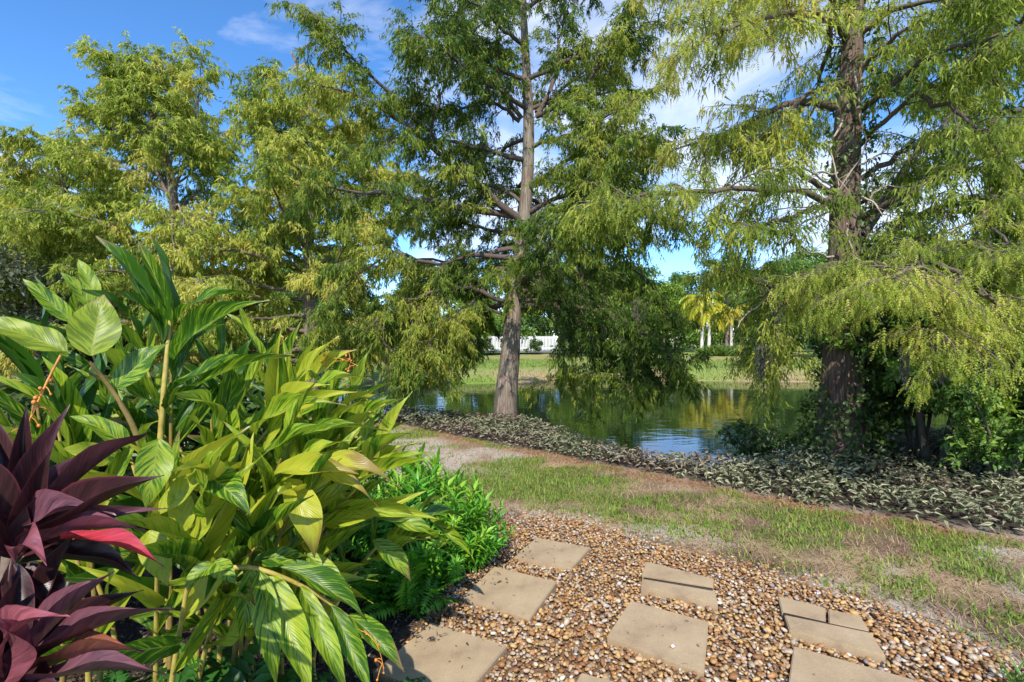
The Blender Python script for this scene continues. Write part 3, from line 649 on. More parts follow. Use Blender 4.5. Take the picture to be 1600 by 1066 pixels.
# ------------------------------------------------------------------ striped groundcover bed
rng = np.random.default_rng(500)
def bed_points(n):
    x = rng.uniform(-9, 7.5, n * 4); y = rng.uniform(2.4, 13, n * 4)
    back = np.minimum(ynear(x) + 0.25, 99); f = bed_front(x) + 0.12 * (fbm(x, y, 2.5, 8) - 0.5) * 2
    ok = (y > f) & (y < back) & (np.hypot(x - rbase[0], y - rbase[1]) > 0.30) & (np.hypot(x - cbase[0], y - cbase[1]) > 0.22)
    # keep more where nearer to the viewer
    ok &= rng.random(len(x)) < np.clip(6.5 / np.hypot(x, y), 0.35, 1)
    ok &= np.abs(x) < y * 1.12 + 0.6
    return x[ok][:n], y[ok][:n]
bx, by = bed_points(24000); n = len(bx)
hump = 0.05 + 0.17 * fbm(bx, by, 1.6, 3) * sstep(0, 0.35, by - bed_front(bx) + 0.06)
bz = GRND(bx, by) + hump * (0.35 + 0.65 * rng.random(n)) 
a = rng.random(n) * 6.28; el = rng.normal(size=n) * 0.35 + 0.12
bd = np.stack([np.cos(a) * np.cos(el), np.sin(a) * np.cos(el), np.sin(el)], -1)
bu = nrm(rng.normal(size=(n, 3)) * 0.45 + np.array([0, -0.25, 1.0]))
lnb = 0.045 + 0.045 * rng.random(n); wb = lnb * (0.42 + 0.12 * rng.random(n))
sd_ = nrm(np.cross(bd, bu)); u2 = np.cross(sd_, bd); pos = np.stack([bx, by, bz], -1)
prp = 0.85 * sstep(0.51, 0.63, fbm(bx, by, 1.3, 40) + rng.normal(size=n) * 0.07)[:, None]
silver = np.array([0.47, 0.45, 0.30]) * (0.55 + 0.7 * rng.random((n, 1))); dgr = np.array([0.085, 0.105, 0.045]) * (0.7 + 0.6 * rng.random((n, 1))); pur = np.array([0.095, 0.055, 0.045]) * (0.7 + 0.6 * rng.random((n, 1)))
dark_c = dgr * (1 - prp) + pur * prp; sil_c = silver * (1 - 0.6 * prp) + np.array([0.36, 0.29, 0.22]) * 0.6 * prp
und = (rng.random((n, 1)) < 0.2); sil_c = np.where(und, dark_c, sil_c)
# blade: dark margin and midrib, two silver bands -> 4 strips x 2 halves
gb = Buf()
def stripleaf(w0, w1, cc, lift):
    p = lambda t, w: pos + bd * (lnb * t)[:, None] + sd_ * (wb * w)[:, None] + u2 * (lnb * (0.18 * abs(w) * 2 - 0.30 * t * t) + lift)[:, None]
    v = np.stack([p(0.0, 0 * w0), p(0.38, w0), p(0.38, w1), p(1.0, 0)], 1).reshape(-1, 3)
    i = np.arange(n)[:, None] * 4
    gb.add(v, np.concatenate([i + np.array([0, 1, 2]), i + np.array([1, 3, 2])]), np.repeat(cc, 4, 0))
for w0, w1, cc in ((-0.5, -0.30, dark_c), (-0.30, -0.08, sil_c), (-0.08, 0.08, dark_c), (0.08, 0.30, sil_c), (0.30, 0.5, dark_c)):
    stripleaf(w0, w1, cc, 0.0)
tag(link('groundcover', gb.mesh('groundcover', M_cover)), 'silver and purple striped groundcover along the pond edge', 'groundcover', kind='stuff')

# ------------------------------------------------------------------ lawn grass
rng = np.random.default_rng(600)
def lawn_pts(n, x0, x1, y0, y1):
    x = rng.uniform(x0, x1, n); y = rng.uniform(y0, y1, n)
    ok = ~inside(GRAVEL, x, y) & (y < bed_front(x) - 0.02) & ((x > -0.1) | (y > 4.0)) & (gdist(x, y) > 0.05) & (np.abs(x) < y * 1.12 + 0.5)
    ok &= rng.random(n) < np.clip(4.5 / np.hypot(x, y), 0.3, 1)
    return x[ok], y[ok]
gx, gy = lawn_pts(440000, -6, 6.0, 1.6, 10.5)
g1 = fbm(gx, gy, 1.3, 1); g2 = fbm(gx, gy, 4.0, 50)
gdd = gdist(gx, gy)
dens = sstep(0.43, 0.60, 0.55 * g1 + 0.45 * g2) * sstep(0.04, 0.35, gdd)
dens = np.maximum(dens, sstep(0.5, 0.7, g2) * 0.35)
green = rng.random(len(gx)) < dens * 0.95
dry = ~green & (rng.random(len(gx)) < 0.75)
gr = Buf()
def blades(x, y, L0, L1, lean0, lean1, w, col, jit, thin=False):
    n = len(x); z = GRND(x, y); a = rng.random(n) * 6.28; le = lean0 + (lean1 - lean0) * rng.random(n); L_ = L0 + (L1 - L0) * rng.random(n)
    d = np.stack([np.cos(a) * np.sin(le), np.sin(a) * np.sin(le), np.cos(le)], -1); s = np.stack([-np.sin(a), np.cos(a), 0 * a], -1)
    p = np.stack([x, y, z - 0.004], -1); mid = p + d * (L_ * 0.55)[:, None]; tip = p + d * L_[:, None] + np.stack([np.cos(a), np.sin(a), -0.6 + 0 * a], -1) * (L_ * 0.22)[:, None]
    if thin:
        v = np.stack([p - s * w, p + s * w, p + d * L_[:, None]], 1).reshape(-1, 3)
        gr.add(v, np.arange(n * 3).reshape(-1, 3), np.repeat(np.array(col) * (1 - jit + 2 * jit * rng.random((n, 1))), 3, 0)); return
    v = np.stack([p - s * w, p + s * w, mid + s * w * 0.8, mid - s * w * 0.8, tip], 1).reshape(-1, 3); i = np.arange(n)[:, None] * 5
    f = np.concatenate([i + np.array(q) for q in ([0, 1, 2], [0, 2, 3], [3, 2, 4])])
    gr.add(v, f, np.repeat(np.array(col) * (1 - jit + 2 * jit * rng.random((n, 1))), 5, 0))
ng = green.sum(); tone = rng.random(ng)[:, None]
blades(gx[green], gy[green], 0.025, 0.07, 0.15, 1.1, 0.0032, np.array([0.10, 0.23, 0.025]) * (1 - tone) + np.array([0.32, 0.36, 0.07]) * tone, 0.3)
nd = dry.sum(); tone = rng.random(nd)[:, None]
blades(gx[dry], gy[dry], 0.035, 0.095, 0.9, 1.5, 0.0027, np.array([0.56, 0.43, 0.25]) * (1 - tone) + np.array([0.30, 0.20, 0.13]) * tone, 0.35, True)
tag(link('lawn_grass', gr.mesh('lawn_grass', M_grass)), 'patchy green and straw coloured lawn grass', 'grass', kind='stuff')
# far bank turf fringe
rng = np.random.default_rng(601)
gr = Buf(); n = 20000
x = rng.uniform(-22, 24, n); y = yfar(x) + rng.random(n) ** 1.6 * 12 + 0.1
blades(x, y, 0.06, 0.15, 0.1, 0.9, 0.016, np.array([0.16, 0.26, 0.04]) + rng.random((n, 1)) * np.array([0.16, 0.06, 0.04]), 0.3)
tag(link('bank_grass', gr.mesh('bank_grass', M_grass)), 'sunlit grass on the far bank of the pond', 'grass', kind='stuff')

# ------------------------------------------------------------------ gravel
rng = np.random.default_rng(700)
PAV = {}
def quad(name, *uv, z=0.045): PAV[name] = [G(u, v, z)[:2] for u, v in uv]
quad('a', (838, 838), (922, 854), (893, 886), (803, 868))
quad('b', (772, 885), (870, 907), (828, 962), (720, 932))
quad('d', (985, 937), (1107, 969), (1100, 1048), (948, 992))
def square(p0, p1, side):  # p0->p1 edge, extended towards the viewer
    p0 = np.array(p0); p1 = np.array(p1); e = p1 - p0; e = e / np.linalg.norm(e) * side; nn = np.array([e[1], -e[0]]); 
    if nn[1] > 0: nn = -nn
    return [p0, p0 + e, p0 + e + nn, p0 + nn]
PAV['c'] = square(G(674, 970, .045)[:2], G(788, 1004, .045)[:2], 0.41)
PAV['g'] = square(G(1240, 1005, .045)[:2], G(1388, 1046, .045)[:2], 0.44)
PAV['h'] = square(G(908, 1047, .045)[:2], G(990, 1070, .045)[:2], 0.41)
e_back = [G(u, v, .045)[:2] for u, v in ((1010, 877), (1115, 904), (1116, 918), (1004, 900))]
e_front = [G(u, v, .055)[:2] for u, v in ((1004, 904), (1117, 922), (1122, 941), (1001, 915))]
f_pc = [[G(u, v, .045)[:2] for u, v in pc] for pc in ([(1213, 928), (1290, 949), (1293, 972), (1222, 957)], [(1292, 950), (1345, 963), (1361, 988), (1295, 973)], [(1222, 958), (1362, 989), (1390, 1029), (1232, 984)])]
ALLP = list(PAV.values()) + [e_back, e_front] + f_pc
def in_pav(x, y, grow=0.0):
    c = np.zeros(np.shape(x), bool)
    for p in ALLP:
        p = np.array(p); m_ = p.mean(0); c |= inside(m_ + (p - m_) * (1 + grow), x, y)
    return c
def ico(sub):
    bm = bmesh.new(); bmesh.ops.create_icosphere(bm, subdivisions=sub, radius=1.0)
    v = np.array([x.co[:] for x in bm.verts]); f = np.array([[q.index for q in p.verts] for p in bm.faces]); bm.free(); return v, f
I1, I2 = ico(1), ico(2)
PEBC = np.array([(0.40, 0.20, 0.08), (0.30, 0.14, 0.055), (0.50, 0.32, 0.16), (0.54, 0.43, 0.31), (0.60, 0.55, 0.48), (0.20, 0.115, 0.065), (0.45, 0.33, 0.24), (0.33, 0.26, 0.23), (0.55, 0.34, 0.13)])
PEBW = np.array([6, 4, 6, 3.5, 1.3, 1.6, 3, 0.8, 5])
def pebbles(buf, x, y, z, s, I, bum=0.12):
    V, F = I; n = len(x)
    ax = np.stack([1 + 0.35 * rng.random(n), 0.72 + 0.25 * rng.random(n), 0.5 + 0.22 * rng.random(n)], -1) * s[:, None]
    lump = 1 + bum * np.sin(V[None] @ rng.normal(size=(3, 4)) * 2.0 + rng.random((n, 1, 4)) * 6.28).sum(-1) * 0.6
    v = V[None] * lump[..., None] * ax[:, None]
    q = rng.random(n) * 6.28; ti = rng.normal(size=n) * 0.28
    c, s_ = np.cos(ti), np.sin(ti); v = np.stack([v[..., 0] * c[:, None] + v[..., 2] * s_[:, None], v[..., 1], -v[..., 0] * s_[:, None] + v[..., 2] * c[:, None]], -1)
    c, s_ = np.cos(q), np.sin(q); v = np.stack([v[..., 0] * c[:, None] - v[..., 1] * s_[:, None], v[..., 0] * s_[:, None] + v[..., 1] * c[:, None], v[..., 2]], -1)
    v = v + np.stack([x, y, z], -1)[:, None]
    f = (F[None] + (np.arange(n) * len(V))[:, None, None]).reshape(-1, 3)
    col = PEBC[rng.choice(len(PEBC), n, p=PEBW / PEBW.sum())] * (0.58 + 0.42 * rng.random((n, 1)))
    buf.add(v.reshape(-1, 3), f, np.repeat(col, len(V), 0))
pb = Buf()
# lower layer everywhere, upper layer in view
def scatter(step, poly, y0, y1):
    xx, yy = np.meshgrid(np.arange(-0.9, 3.0, step), np.arange(y0, y1, step)); xx = xx.ravel() + rng.normal(size=xx.size) * step * 0.33; yy = yy.ravel() + rng.normal(size=yy.size) * step * 0.33
    ok = inside(poly, xx, yy); return xx[ok], yy[ok]
x, y = scatter(0.024, GRAVEL, 1.75, 4.05); ok = ~in_pav(x, y, -0.02); x, y = x[ok], y[ok]
pebbles(pb, x, y, 0.006 + 0.010 * rng.random(len(x)), 0.0075 + 0.006 * rng.random(len(x)), I1)
x, y = scatter(0.0265, GRAVEL, 1.75, 4.02); ok = ~in_pav(x, y, 0.05) & (rng.random(len(x)) < 0.95); x, y = x[ok], y[ok]
sz = 0.0062 + 0.0078 * rng.random(len(x)) ** 1.5; big = rng.random(len(x)) < 0.06; sz[big] *= 1.5
zz = 0.016 + 0.013 * rng.random(len(x)); nr = y < 2.75
pebbles(pb, x[nr], y[nr], zz[nr], sz[nr], I2); pebbles(pb, x[~nr], y[~nr], zz[~nr], sz[~nr], I1)
# loose pebbles past the edge, towards lawn and mulch
n = 1500; k = rng.integers(3, len(GRAVEL) - 3, n); tt = rng.random(n)[:, None]; ep = GRAVEL[k] * (1 - tt) + GRAVEL[k + 1] * tt + rng.normal(size=(n, 2)) * 0.10
ok = ~in_pav(ep[:, 0], ep[:, 1], 0.1); ep = ep[ok]; pebbles(pb, ep[:, 0], ep[:, 1], GRND(ep[:, 0], ep[:, 1]) + 0.004, 0.008 + 0.006 * rng.random(len(ep)), I1)
x, y = scatter(0.06, GRAVEL, 0.2, 1.76); pebbles(pb, x, y, 0.008 + 0.01 * rng.random(len(x)), 0.02 + 0.012 * rng.random(len(x)), I1)
tag(link('gravel', pb.mesh('gravel', M_peb, True)), 'brown tan and white river gravel around the pavers', 'gravel', kind='stuff')

# pavers
m, t, o = newmat('paver_concrete'); L = t.links.new
tc_ = N(t, 'ShaderNodeTexCoord'); na = N(t, 'ShaderNodeTexNoise', i_Scale=5, i_Detail=8, i_Roughness=0.65); nb = N(t, 'ShaderNodeTexNoise', i_Scale=160, i_Detail=4, i_Roughness=0.7); ncs = N(t, 'ShaderNodeTexVoronoi', i_Scale=34)
for nn_ in (na, nb, ncs): L(tc_.outputs['Object'], nn_.inputs['Vector'])
ra = ramp(t, [(0.28, (0.24, 0.165, 0.10)), (0.45, (0.36, 0.26, 0.155)), (0.60, (0.405, 0.30, 0.18)), (0.78, (0.47, 0.365, 0.245))]); L(na.outputs['Fac'], ra.inputs[0])
rbn = ramp(t, [(0.3, (0.85,) * 3), (0.7, (1.12,) * 3)]); L(nb.outputs['Fac'], rbn.inputs[0])
rs = ramp(t, [(0.045, (0.35,) * 3), (0.075, (1,) * 3)]); L(ncs.outputs['Distance'], rs.inputs[0])
m1 = N(t, 'ShaderNodeMixRGB', blend_type='MULTIPLY'); m1.inputs[0].default_value = 1; L(ra.outputs[0], m1.inputs[1]); L(rbn.outputs[0], m1.inputs[2])
m2 = N(t, 'ShaderNodeMixRGB', blend_type='MULTIPLY'); m2.inputs[0].default_value = 0.5; L(m1.outputs[0], m2.inputs[1]); L(rs.outputs[0], m2.inputs[2])
pp_ = N(t, 'ShaderNodeBsdfPrincipled', i_Roughness=0.85); L(m2.outputs[0], pp_.inputs['Base Color'])
bb = N(t, 'ShaderNodeBump', i_Strength=0.25, i_Distance=0.004); L(nb.outputs['Fac'], bb.inputs['Height']); L(bb.outputs[0], pp_.inputs['Normal']); L(pp_.outputs[0], o.inputs[0]); M_pav = m
def paver_mesh(pts, c, top, th=0.05, tilt=(0, 0)):
    bm = bmesh.new(); vs = [bm.verts.new((p[0] - c[0], p[1] - c[1], top + (p[0] - c[0]) * tilt[0] + (p[1] - c[1]) * tilt[1])) for p in pts]
    f = bm.faces.new(vs); f.normal_update()
    if f.normal.z < 0: bmesh.ops.reverse_faces(bm, faces=[f])
    ex = bmesh.ops.extrude_face_region(bm, geom=[f]); 
    for vv in [g for g in ex['geom'] if isinstance(g, bmesh.types.BMVert)]: pass
    low = vs
    for vv in low: vv.co.z -= th
    bmesh.ops.recalc_face_normals(bm, faces=bm.faces[:])
    bmesh.ops.bevel(bm, geom=bm.edges[:], offset=0.004, segments=2, affect='EDGES')
    me = bpy.data.meshes.new('paver'); bm.to_mesh(me); bm.free(); me.materials.append(M_pav); return me
PL = {'a': 'square tan paver beside the fern, farthest along the path', 'b': 'square tan paver beside the dark mulch, next after the one by the fern', 'c': 'square tan paver with its corner under the hanging ginger leaves',
      'd': 'whole square tan paver with a white pebble lying on it', 'g': 'large whole tan paver directly in front of the cracked one', 'h': 'tan paver between the ginger side pavers and the pebble paver'}
for kx, pts in PAV.items():
    c = np.mean(pts, 0); ob = link('paver', paver_mesh(pts, c, 0.038, tilt=(rng.normal() * 0.012, rng.normal() * 0.012)), None, (c[0], c[1], 0)); tag(ob, PL[kx], 'paver', 'stepping pavers in the gravel')
c = np.mean(e_back, 0); pe = empty('paver', (c[0], c[1], 0), 'tan paver snapped in two with a raised front strip', 'paver', 'stepping pavers in the gravel')
e_b = np.array(e_back); e_b[2:] += np.array([0.0, 0.014]); link('paver_piece', paver_mesh(e_b, c, 0.045), pe); pe_e = pe; link('paver_piece', paver_mesh(e_front, c, 0.056, 0.06, (0, 0.03)), pe)
c = np.mean(np.concatenate(f_pc), 0); pe = empty('paver', (c[0], c[1], 0), 'tan paver cracked into three pieces near the lawn edge', 'paver', 'stepping pavers in the gravel')
for pc in f_pc:
    pc = np.array(pc); mm = pc.mean(0); link('paver_piece', paver_mesh(mm + (pc - mm) * np.array([0.985, 0.90]), c, 0.043 + 0.004 * rng.random()), pe)
M_joint = flat_mat('joint_shade', (0.045, 0.034, 0.026), 0.95, 60, 0.3)  # near-black strips added in the paver cracks, standing in for shade in the gaps
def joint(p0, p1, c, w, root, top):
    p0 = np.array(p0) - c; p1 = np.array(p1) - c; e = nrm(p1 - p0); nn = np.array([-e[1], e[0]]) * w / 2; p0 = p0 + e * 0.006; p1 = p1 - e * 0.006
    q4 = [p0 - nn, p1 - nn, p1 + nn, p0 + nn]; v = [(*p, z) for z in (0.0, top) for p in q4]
    link('joint_shade', mesh('joint_shade', np.array(v), np.array([[4, 5, 6, 7], [0, 1, 5, 4], [1, 2, 6, 5], [2, 3, 7, 6], [3, 0, 4, 7]]), M_joint), root)
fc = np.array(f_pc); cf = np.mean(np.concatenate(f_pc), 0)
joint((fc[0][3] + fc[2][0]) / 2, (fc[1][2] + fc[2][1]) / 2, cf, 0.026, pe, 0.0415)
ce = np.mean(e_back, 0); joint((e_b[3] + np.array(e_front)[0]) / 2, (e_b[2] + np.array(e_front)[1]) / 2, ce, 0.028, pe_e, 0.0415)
b = Buf(); pebbles(b, np.array([0.0]), np.array([0.0]), np.array([0.0]), np.array([0.012]), I2); p = G(1051, 1008, .05)
M_wp = flat_mat('white_pebble', (0.66, 0.62, 0.56), 0.5, 80, 0.1); me = b.mesh('pebble', M_wp, True)
tag(link('pebble', me, None, (p[0], p[1], 0.046)), 'single white pebble lying on the tan paver', 'pebble')
b = Buf(); pebbles(b, np.array([0.0]), np.array([0.0]), np.array([0.0]), np.array([0.006]), I1); p = G(1091, 1006, .05)
tag(link('pebble', b.mesh('pebble', flat_mat('brown_pebble', (0.2, 0.12, 0.06), 0.6, 80, 0.1), True), None, (p[0], p[1], 0.043)), 'tiny brown seed pebble beside the white pebble on the paver', 'pebble')

# mulch and litter
rng = np.random.default_rng(800)
mb = Buf(); n = 16000
x = rng.uniform(-2.6, 0.05, n); y = rng.uniform(1.5, 4.2, n); ok = ~inside(GRAVEL, x, y) & (np.abs(x) < y * 1.1 + 0.2); x, y = x[ok], y[ok]
n2_ = 7000; x2 = rng.uniform(0, 5, n2_ * 3); y2 = rng.uniform(1.6, 7, n2_ * 3); e2 = (np.abs(y2 - bed_front(x2) + 0.12) < 0.16) | (y2 < bed_front(x2)) & ~inside(GRAVEL, x2, y2) & (rng.random(len(x2)) < 0.22) | (gdist(x2, y2) < 0.28) & ~inside(GRAVEL, x2, y2) & (rng.random(len(x2)) < 0.5); x2, y2 = x2[e2], y2[e2]
n3 = 500; k = rng.integers(2, 6, n3); tt = rng.random(n3)[:, None]; ep = GRAVEL[k] * (1 - tt) + GRAVEL[k + 1] * tt + np.abs(rng.normal(size=(n3, 1))) * np.array([0.12, -0.02])
xx = np.concatenate([x, x2, ep[:, 0]]); yy = np.concatenate([y, y2, ep[:, 1]]); n = len(xx)
zz = GRND(xx, yy) + 0.004 + 0.02 * rng.random(n); zz[len(x) + len(x2):] += 0.03
a = rng.random(n) * 6.28; el = rng.normal(size=n) * 0.25; Ld = 0.015 + 0.045 * rng.random(n) ** 2
dd = np.stack([np.cos(a) * np.cos(el), np.sin(a) * np.cos(el), np.sin(el)], -1)
colm = pal([(0.06, 0.042, 0.034), (0.11, 0.075, 0.055), (0.17, 0.12, 0.09), (0.24, 0.19, 0.16), (0.26, 0.13, 0.06)], [5, 4, 3, 1.5, 1], n)
colm[len(x):len(x) + len(x2)] = pal([(0.30, 0.15, 0.08), (0.22, 0.13, 0.08), (0.14, 0.09, 0.06)], [3, 2, 2], len(x2))
leaves(mb, np.stack([xx, yy, zz], -1), dd, nrm(rng.normal(size=(n, 3)) * 0.35 + np.array([0, 0, 1.0])), Ld, 0.003 + 0.010 * rng.random(n), colm, 0.3)
for pp in list(PAV.values()):
    pp = np.array(pp); kq = 14; ww = rng.dirichlet(np.ones(4) * 0.6, kq); pq = ww @ pp; aq = rng.random(kq) * 6.28
    leaves(mb, np.concatenate([pq, np.full((kq, 1), 0.044)], 1), np.stack([np.cos(aq), np.sin(aq), 0 * aq], -1), np.tile([0, 0, 1.0], (kq, 1)), 0.008 + 0.03 * rng.random(kq) ** 2, 0.002 + 0.004 * rng.random(kq), pal([(0.12, 0.08, 0.05), (0.2, 0.13, 0.08), (0.30, 0.2, 0.1)], [1, 1, 1], kq), 0.2)
tag(link('mulch', mb.mesh('mulch', M_mulch)), 'dark shredded mulch and dry litter beside the gravel', 'mulch', kind='stuff')

# ------------------------------------------------------------------ large leaves
def leaf_data(name, mat, bend=0.35, fold=0.18, wave=0.02, twist=0.0, tipx=0.55, nl=14, side=0.0, blunt=1.0):
    x = np.linspace(0, 1, nl); prof = np.sin(np.pi * np.clip(x, 0, 1) ** tipx) ** 0.85
    prof = np.where(x > 0.8, prof ** 1.0 * (1 - blunt * 0.25 * (x - 0.8) / 0.2), prof); prof[0] = 0.06; prof[-1] = 0.012
    w = np.array([-1, -0.5, 0, 0.5, 1.0]); v = []; uv = []
    r = np.random.default_rng(abs(hash(name)) % 1000 if False else int(bend * 1000 + fold * 77))
    cx = np.cumsum(np.concatenate([[0], np.cos(bend * x[1:] * 1.6)])) / nl; cz = -np.cumsum(np.concatenate([[0], np.sin(bend * x[1:] * 1.6)])) / nl
    ch = math.hypot(cx[-1], cz[-1]); ca, sa = cx[-1] / ch, cz[-1] / ch; cx, cz = (cx * ca + cz * sa) / ch, (cz * ca - cx * sa) / ch
    for i in range(nl):
        for k, s in enumerate(w):
            yy = s * 0.5 * prof[i]; zz = fold * abs(s) * 0.5 * prof[i] * 0.35 + wave * math.sin(x[i] * 10 + (2 if s > 0 else 0)) * abs(s)
            a = twist * x[i]; y2, z2 = yy * math.cos(a), zz + yy * math.sin(a) * 0.3
            v.append((cx[i], y2 + side * x[i] ** 2, cz[i] + z2)); uv.append((x[i], 0.5 + 0.5 * s))
    idx = np.arange(nl * 5).reshape(nl, 5); q = np.stack([idx[:-1, :-1], idx[1:, :-1], idx[1:, 1:], idx[:-1, 1:]], -1).reshape(-1, 4)
    return mesh(name, np.array(v), q, mat, None, np.array(uv), True)
def big_leaf_mat(name, stripes):
    m, t, o = newmat(name); L = t.links.new
    uv = N(t, 'ShaderNodeUVMap', uv_map='UVMap'); sp = N(t, 'ShaderNodeSeparateXYZ'); L(uv.outputs[0], sp.inputs[0])
    oi = N(t, 'ShaderNodeObjectInfo'); oc = N(t, 'ShaderNodeSeparateColor'); L(oi.outputs['Color'], oc.inputs[0])
    def math_(op, a, b=None):
        n = N(t, 'ShaderNodeMath', operation=op)
        for i, z in enumerate((a, b)):
            if z is None: continue
            if isinstance(z, (int, float)): n.inputs[i].default_value = z
            else: L(z, n.inputs[i])
        return n.outputs[0]
    ac = math_('ABSOLUTE', math_('SUBTRACT', sp.outputs[1], 0.5))            # 0 midrib .. 0.5 margin
    s = math_('SUBTRACT', math_('MULTIPLY', sp.outputs[0], 1.0), math_('MULTIPLY', ac, 0.55))
    cv = N(t, 'ShaderNodeCombineXYZ'); L(math_('ADD', s, math_('MULTIPLY', oi.outputs['Random'], 37.0)), cv.inputs[0])
    L(math_('MULTIPLY', math_('GREATER_THAN', sp.outputs[1], 0.5), 5.0), cv.inputs[1]); L(math_('MULTIPLY', ac, 0.10), cv.inputs[2])
    nz = N(t, 'ShaderNodeTexNoise', i_Scale=16.0, i_Detail=3.0, i_Roughness=0.7); L(cv.outputs[0], nz.inputs['Vector'])
    vein = N(t, 'ShaderNodeTexWave', i_Scale=9.0, i_Distortion=0.6); L(cv.outputs[0], vein.inputs['Vector'])
    mid = N(t, 'ShaderNodeMapRange'); L(ac, mid.inputs[0]); mid.inputs[1].default_value = 0.010; mid.inputs[2].default_value = 0.028; mid.inputs[3].default_value = 1; mid.inputs[4].default_value = 0
    if stripes:
        th = math_('ADD', nz.outputs['Fac'], math_('SUBTRACT', math_('MULTIPLY', oc.outputs[0], 0.42), 0.21))
        rp = ramp(t, [(0.44, (0.045, 0.135, 0.010)), (0.50, (0.11, 0.235, 0.016)), (0.57, (0.30, 0.43, 0.025)), (0.74, (0.52, 0.55, 0.05))]); L(th, rp.inputs[0])
        base = rp.outputs[0]
        mm = N(t, 'ShaderNodeMixRGB'); L(math_('MULTIPLY', mid.outputs[0], 0.7), mm.inputs[0]); L(base, mm.inputs[1]); mm.inputs[2].default_value = (0.40, 0.42, 0.10, 1)
        # dry brown tip and margin on older leaves
        n3 = N(t, 'ShaderNodeTexNoise', i_Scale=6.0, i_Detail=4.0); L(uv.outputs[0], n3.inputs['Vector'])
        e = math_('ADD', math_('ADD', math_('MULTIPLY', sp.outputs[0], 0.8), math_('MULTIPLY', ac, 0.35)), math_('MULTIPLY', n3.outputs['Fac'], 0.4))
        br = N(t, 'ShaderNodeMapRange'); L(math_('ADD', e, math_('MULTIPLY', oc.outputs[1], 0.45)), br.inputs[0]); br.inputs[1].default_value = 1.10; br.inputs[2].default_value = 1.2
        m2 = N(t, 'ShaderNodeMixRGB'); L(br.outputs[0], m2.inputs[0]); L(mm.outputs[0], m2.inputs[1]); m2.inputs[2].default_value = (0.30, 0.17, 0.09, 1)
        tint = N(t, 'ShaderNodeMixRGB'); L(oc.outputs[2], tint.inputs[0]); L(m2.outputs[0], tint.inputs[1]); tint.inputs[2].default_value = (0.48, 0.45, 0.03, 1)
        n4 = N(t, 'ShaderNodeTexNoise', i_Scale=22.0, i_Detail=3.0); cvs = N(t, 'ShaderNodeVectorMath', operation='ADD'); L(uv.outputs[0], cvs.inputs[0]); cvr = N(t, 'ShaderNodeCombineXYZ'); L(math_('MULTIPLY', oi.outputs['Random'], 91.0), cvr.inputs[0]); L(cvr.outputs[0], cvs.inputs[1]); L(cvs.outputs[0], n4.inputs['Vector'])
        sm = N(t, 'ShaderNodeMapRange'); L(n4.outputs['Fac'], sm.inputs[0]); sm.inputs[1].default_value = 0.68; sm.inputs[2].default_value = 0.72; sm.inputs[4].default_value = 0.7
        spm = N(t, 'ShaderNodeMixRGB'); L(sm.outputs[0], spm.inputs[0]); L(tint.outputs[0], spm.inputs[1]); spm.inputs[2].default_value = (0.22, 0.13, 0.05, 1)
        base = spm.outputs[0]; tr_f, rough = 0.42, 0.36
    else:
        hv = N(t, 'ShaderNodeHueSaturation'); L(oi.outputs['Color'], hv.inputs['Color']); vv = N(t, 'ShaderNodeMapRange'); L(nz.outputs['Fac'], vv.inputs[0]); vv.inputs[1].default_value = 0.3; vv.inputs[2].default_value = 0.7; vv.inputs[3].default_value = 0.5; vv.inputs[4].default_value = 1.6
        L(vv.outputs[0], hv.inputs['Value'])
        ed = N(t, 'ShaderNodeMapRange'); L(ac, ed.inputs[0]); ed.inputs[1].default_value = 0.44; ed.inputs[2].default_value = 0.5
        mm = N(t, 'ShaderNodeMixRGB'); L(math_('MULTIPLY', ed.outputs[0], 0.6), mm.inputs[0]); L(hv.outputs[0], mm.inputs[1]); mm.inputs[2].default_value = (0.20, 0.04, 0.06, 1)
        base = mm.outputs[0]; tr_f, rough = 0.18, 0.38
    p = N(t, 'ShaderNodeBsdfPrincipled', i_Roughness=rough); p.inputs['Specular IOR Level'].default_value = (0.5 if stripes else 0.45); L(base, p.inputs['Base Color'])
    b = N(t, 'ShaderNodeBump', i_Strength=(0.22 if stripes else 0.05), i_Distance=0.004); L(vein.outputs['Fac'], b.inputs['Height']); L(b.outputs[0], p.inputs['Normal'])
    tr = N(t, 'ShaderNodeBsdfTranslucent'); L(base, tr.inputs['Color']); mx = N(t, 'ShaderNodeMixShader', i_Fac=tr_f)
    L(p.outputs[0], mx.inputs[1]); L(tr.outputs[0], mx.inputs[2]); L(mx.outputs[0], o.inputs[0]); return m
M_ging = big_leaf_mat('ginger_leaf', True); M_ti = big_leaf_mat('ti_leaf', False)
GL = [leaf_data('ginger_leaf', M_ging, b_, f_, w_, tw, 0.72) for b_, f_, w_, tw in ((0.15, 0.5, 0.03, 0.2), (0.35, 0.35, 0.04, -0.3), (0.55, 0.6, 0.03, 0.4), (0.75, 0.3, 0.05, -0.2), (0.3, 0.9, 0.03, 0.1), (0.95, 0.5, 0.04, 0.3), (0.2, 0.2, 0.06, 0.6), (0.5, 1.1, 0.02, -0.5))]
TL = [leaf_data('ti_leaf', M_ti, b_, f_, w_, tw, 0.85) for b_, f_, w_, tw in ((0.12, 0.7, 0.02, 0.1), (0.3, 0.5, 0.03, -0.3), (0.5, 0.9, 0.03, 0.3), (0.8, 0.5, 0.05, 0.5))]
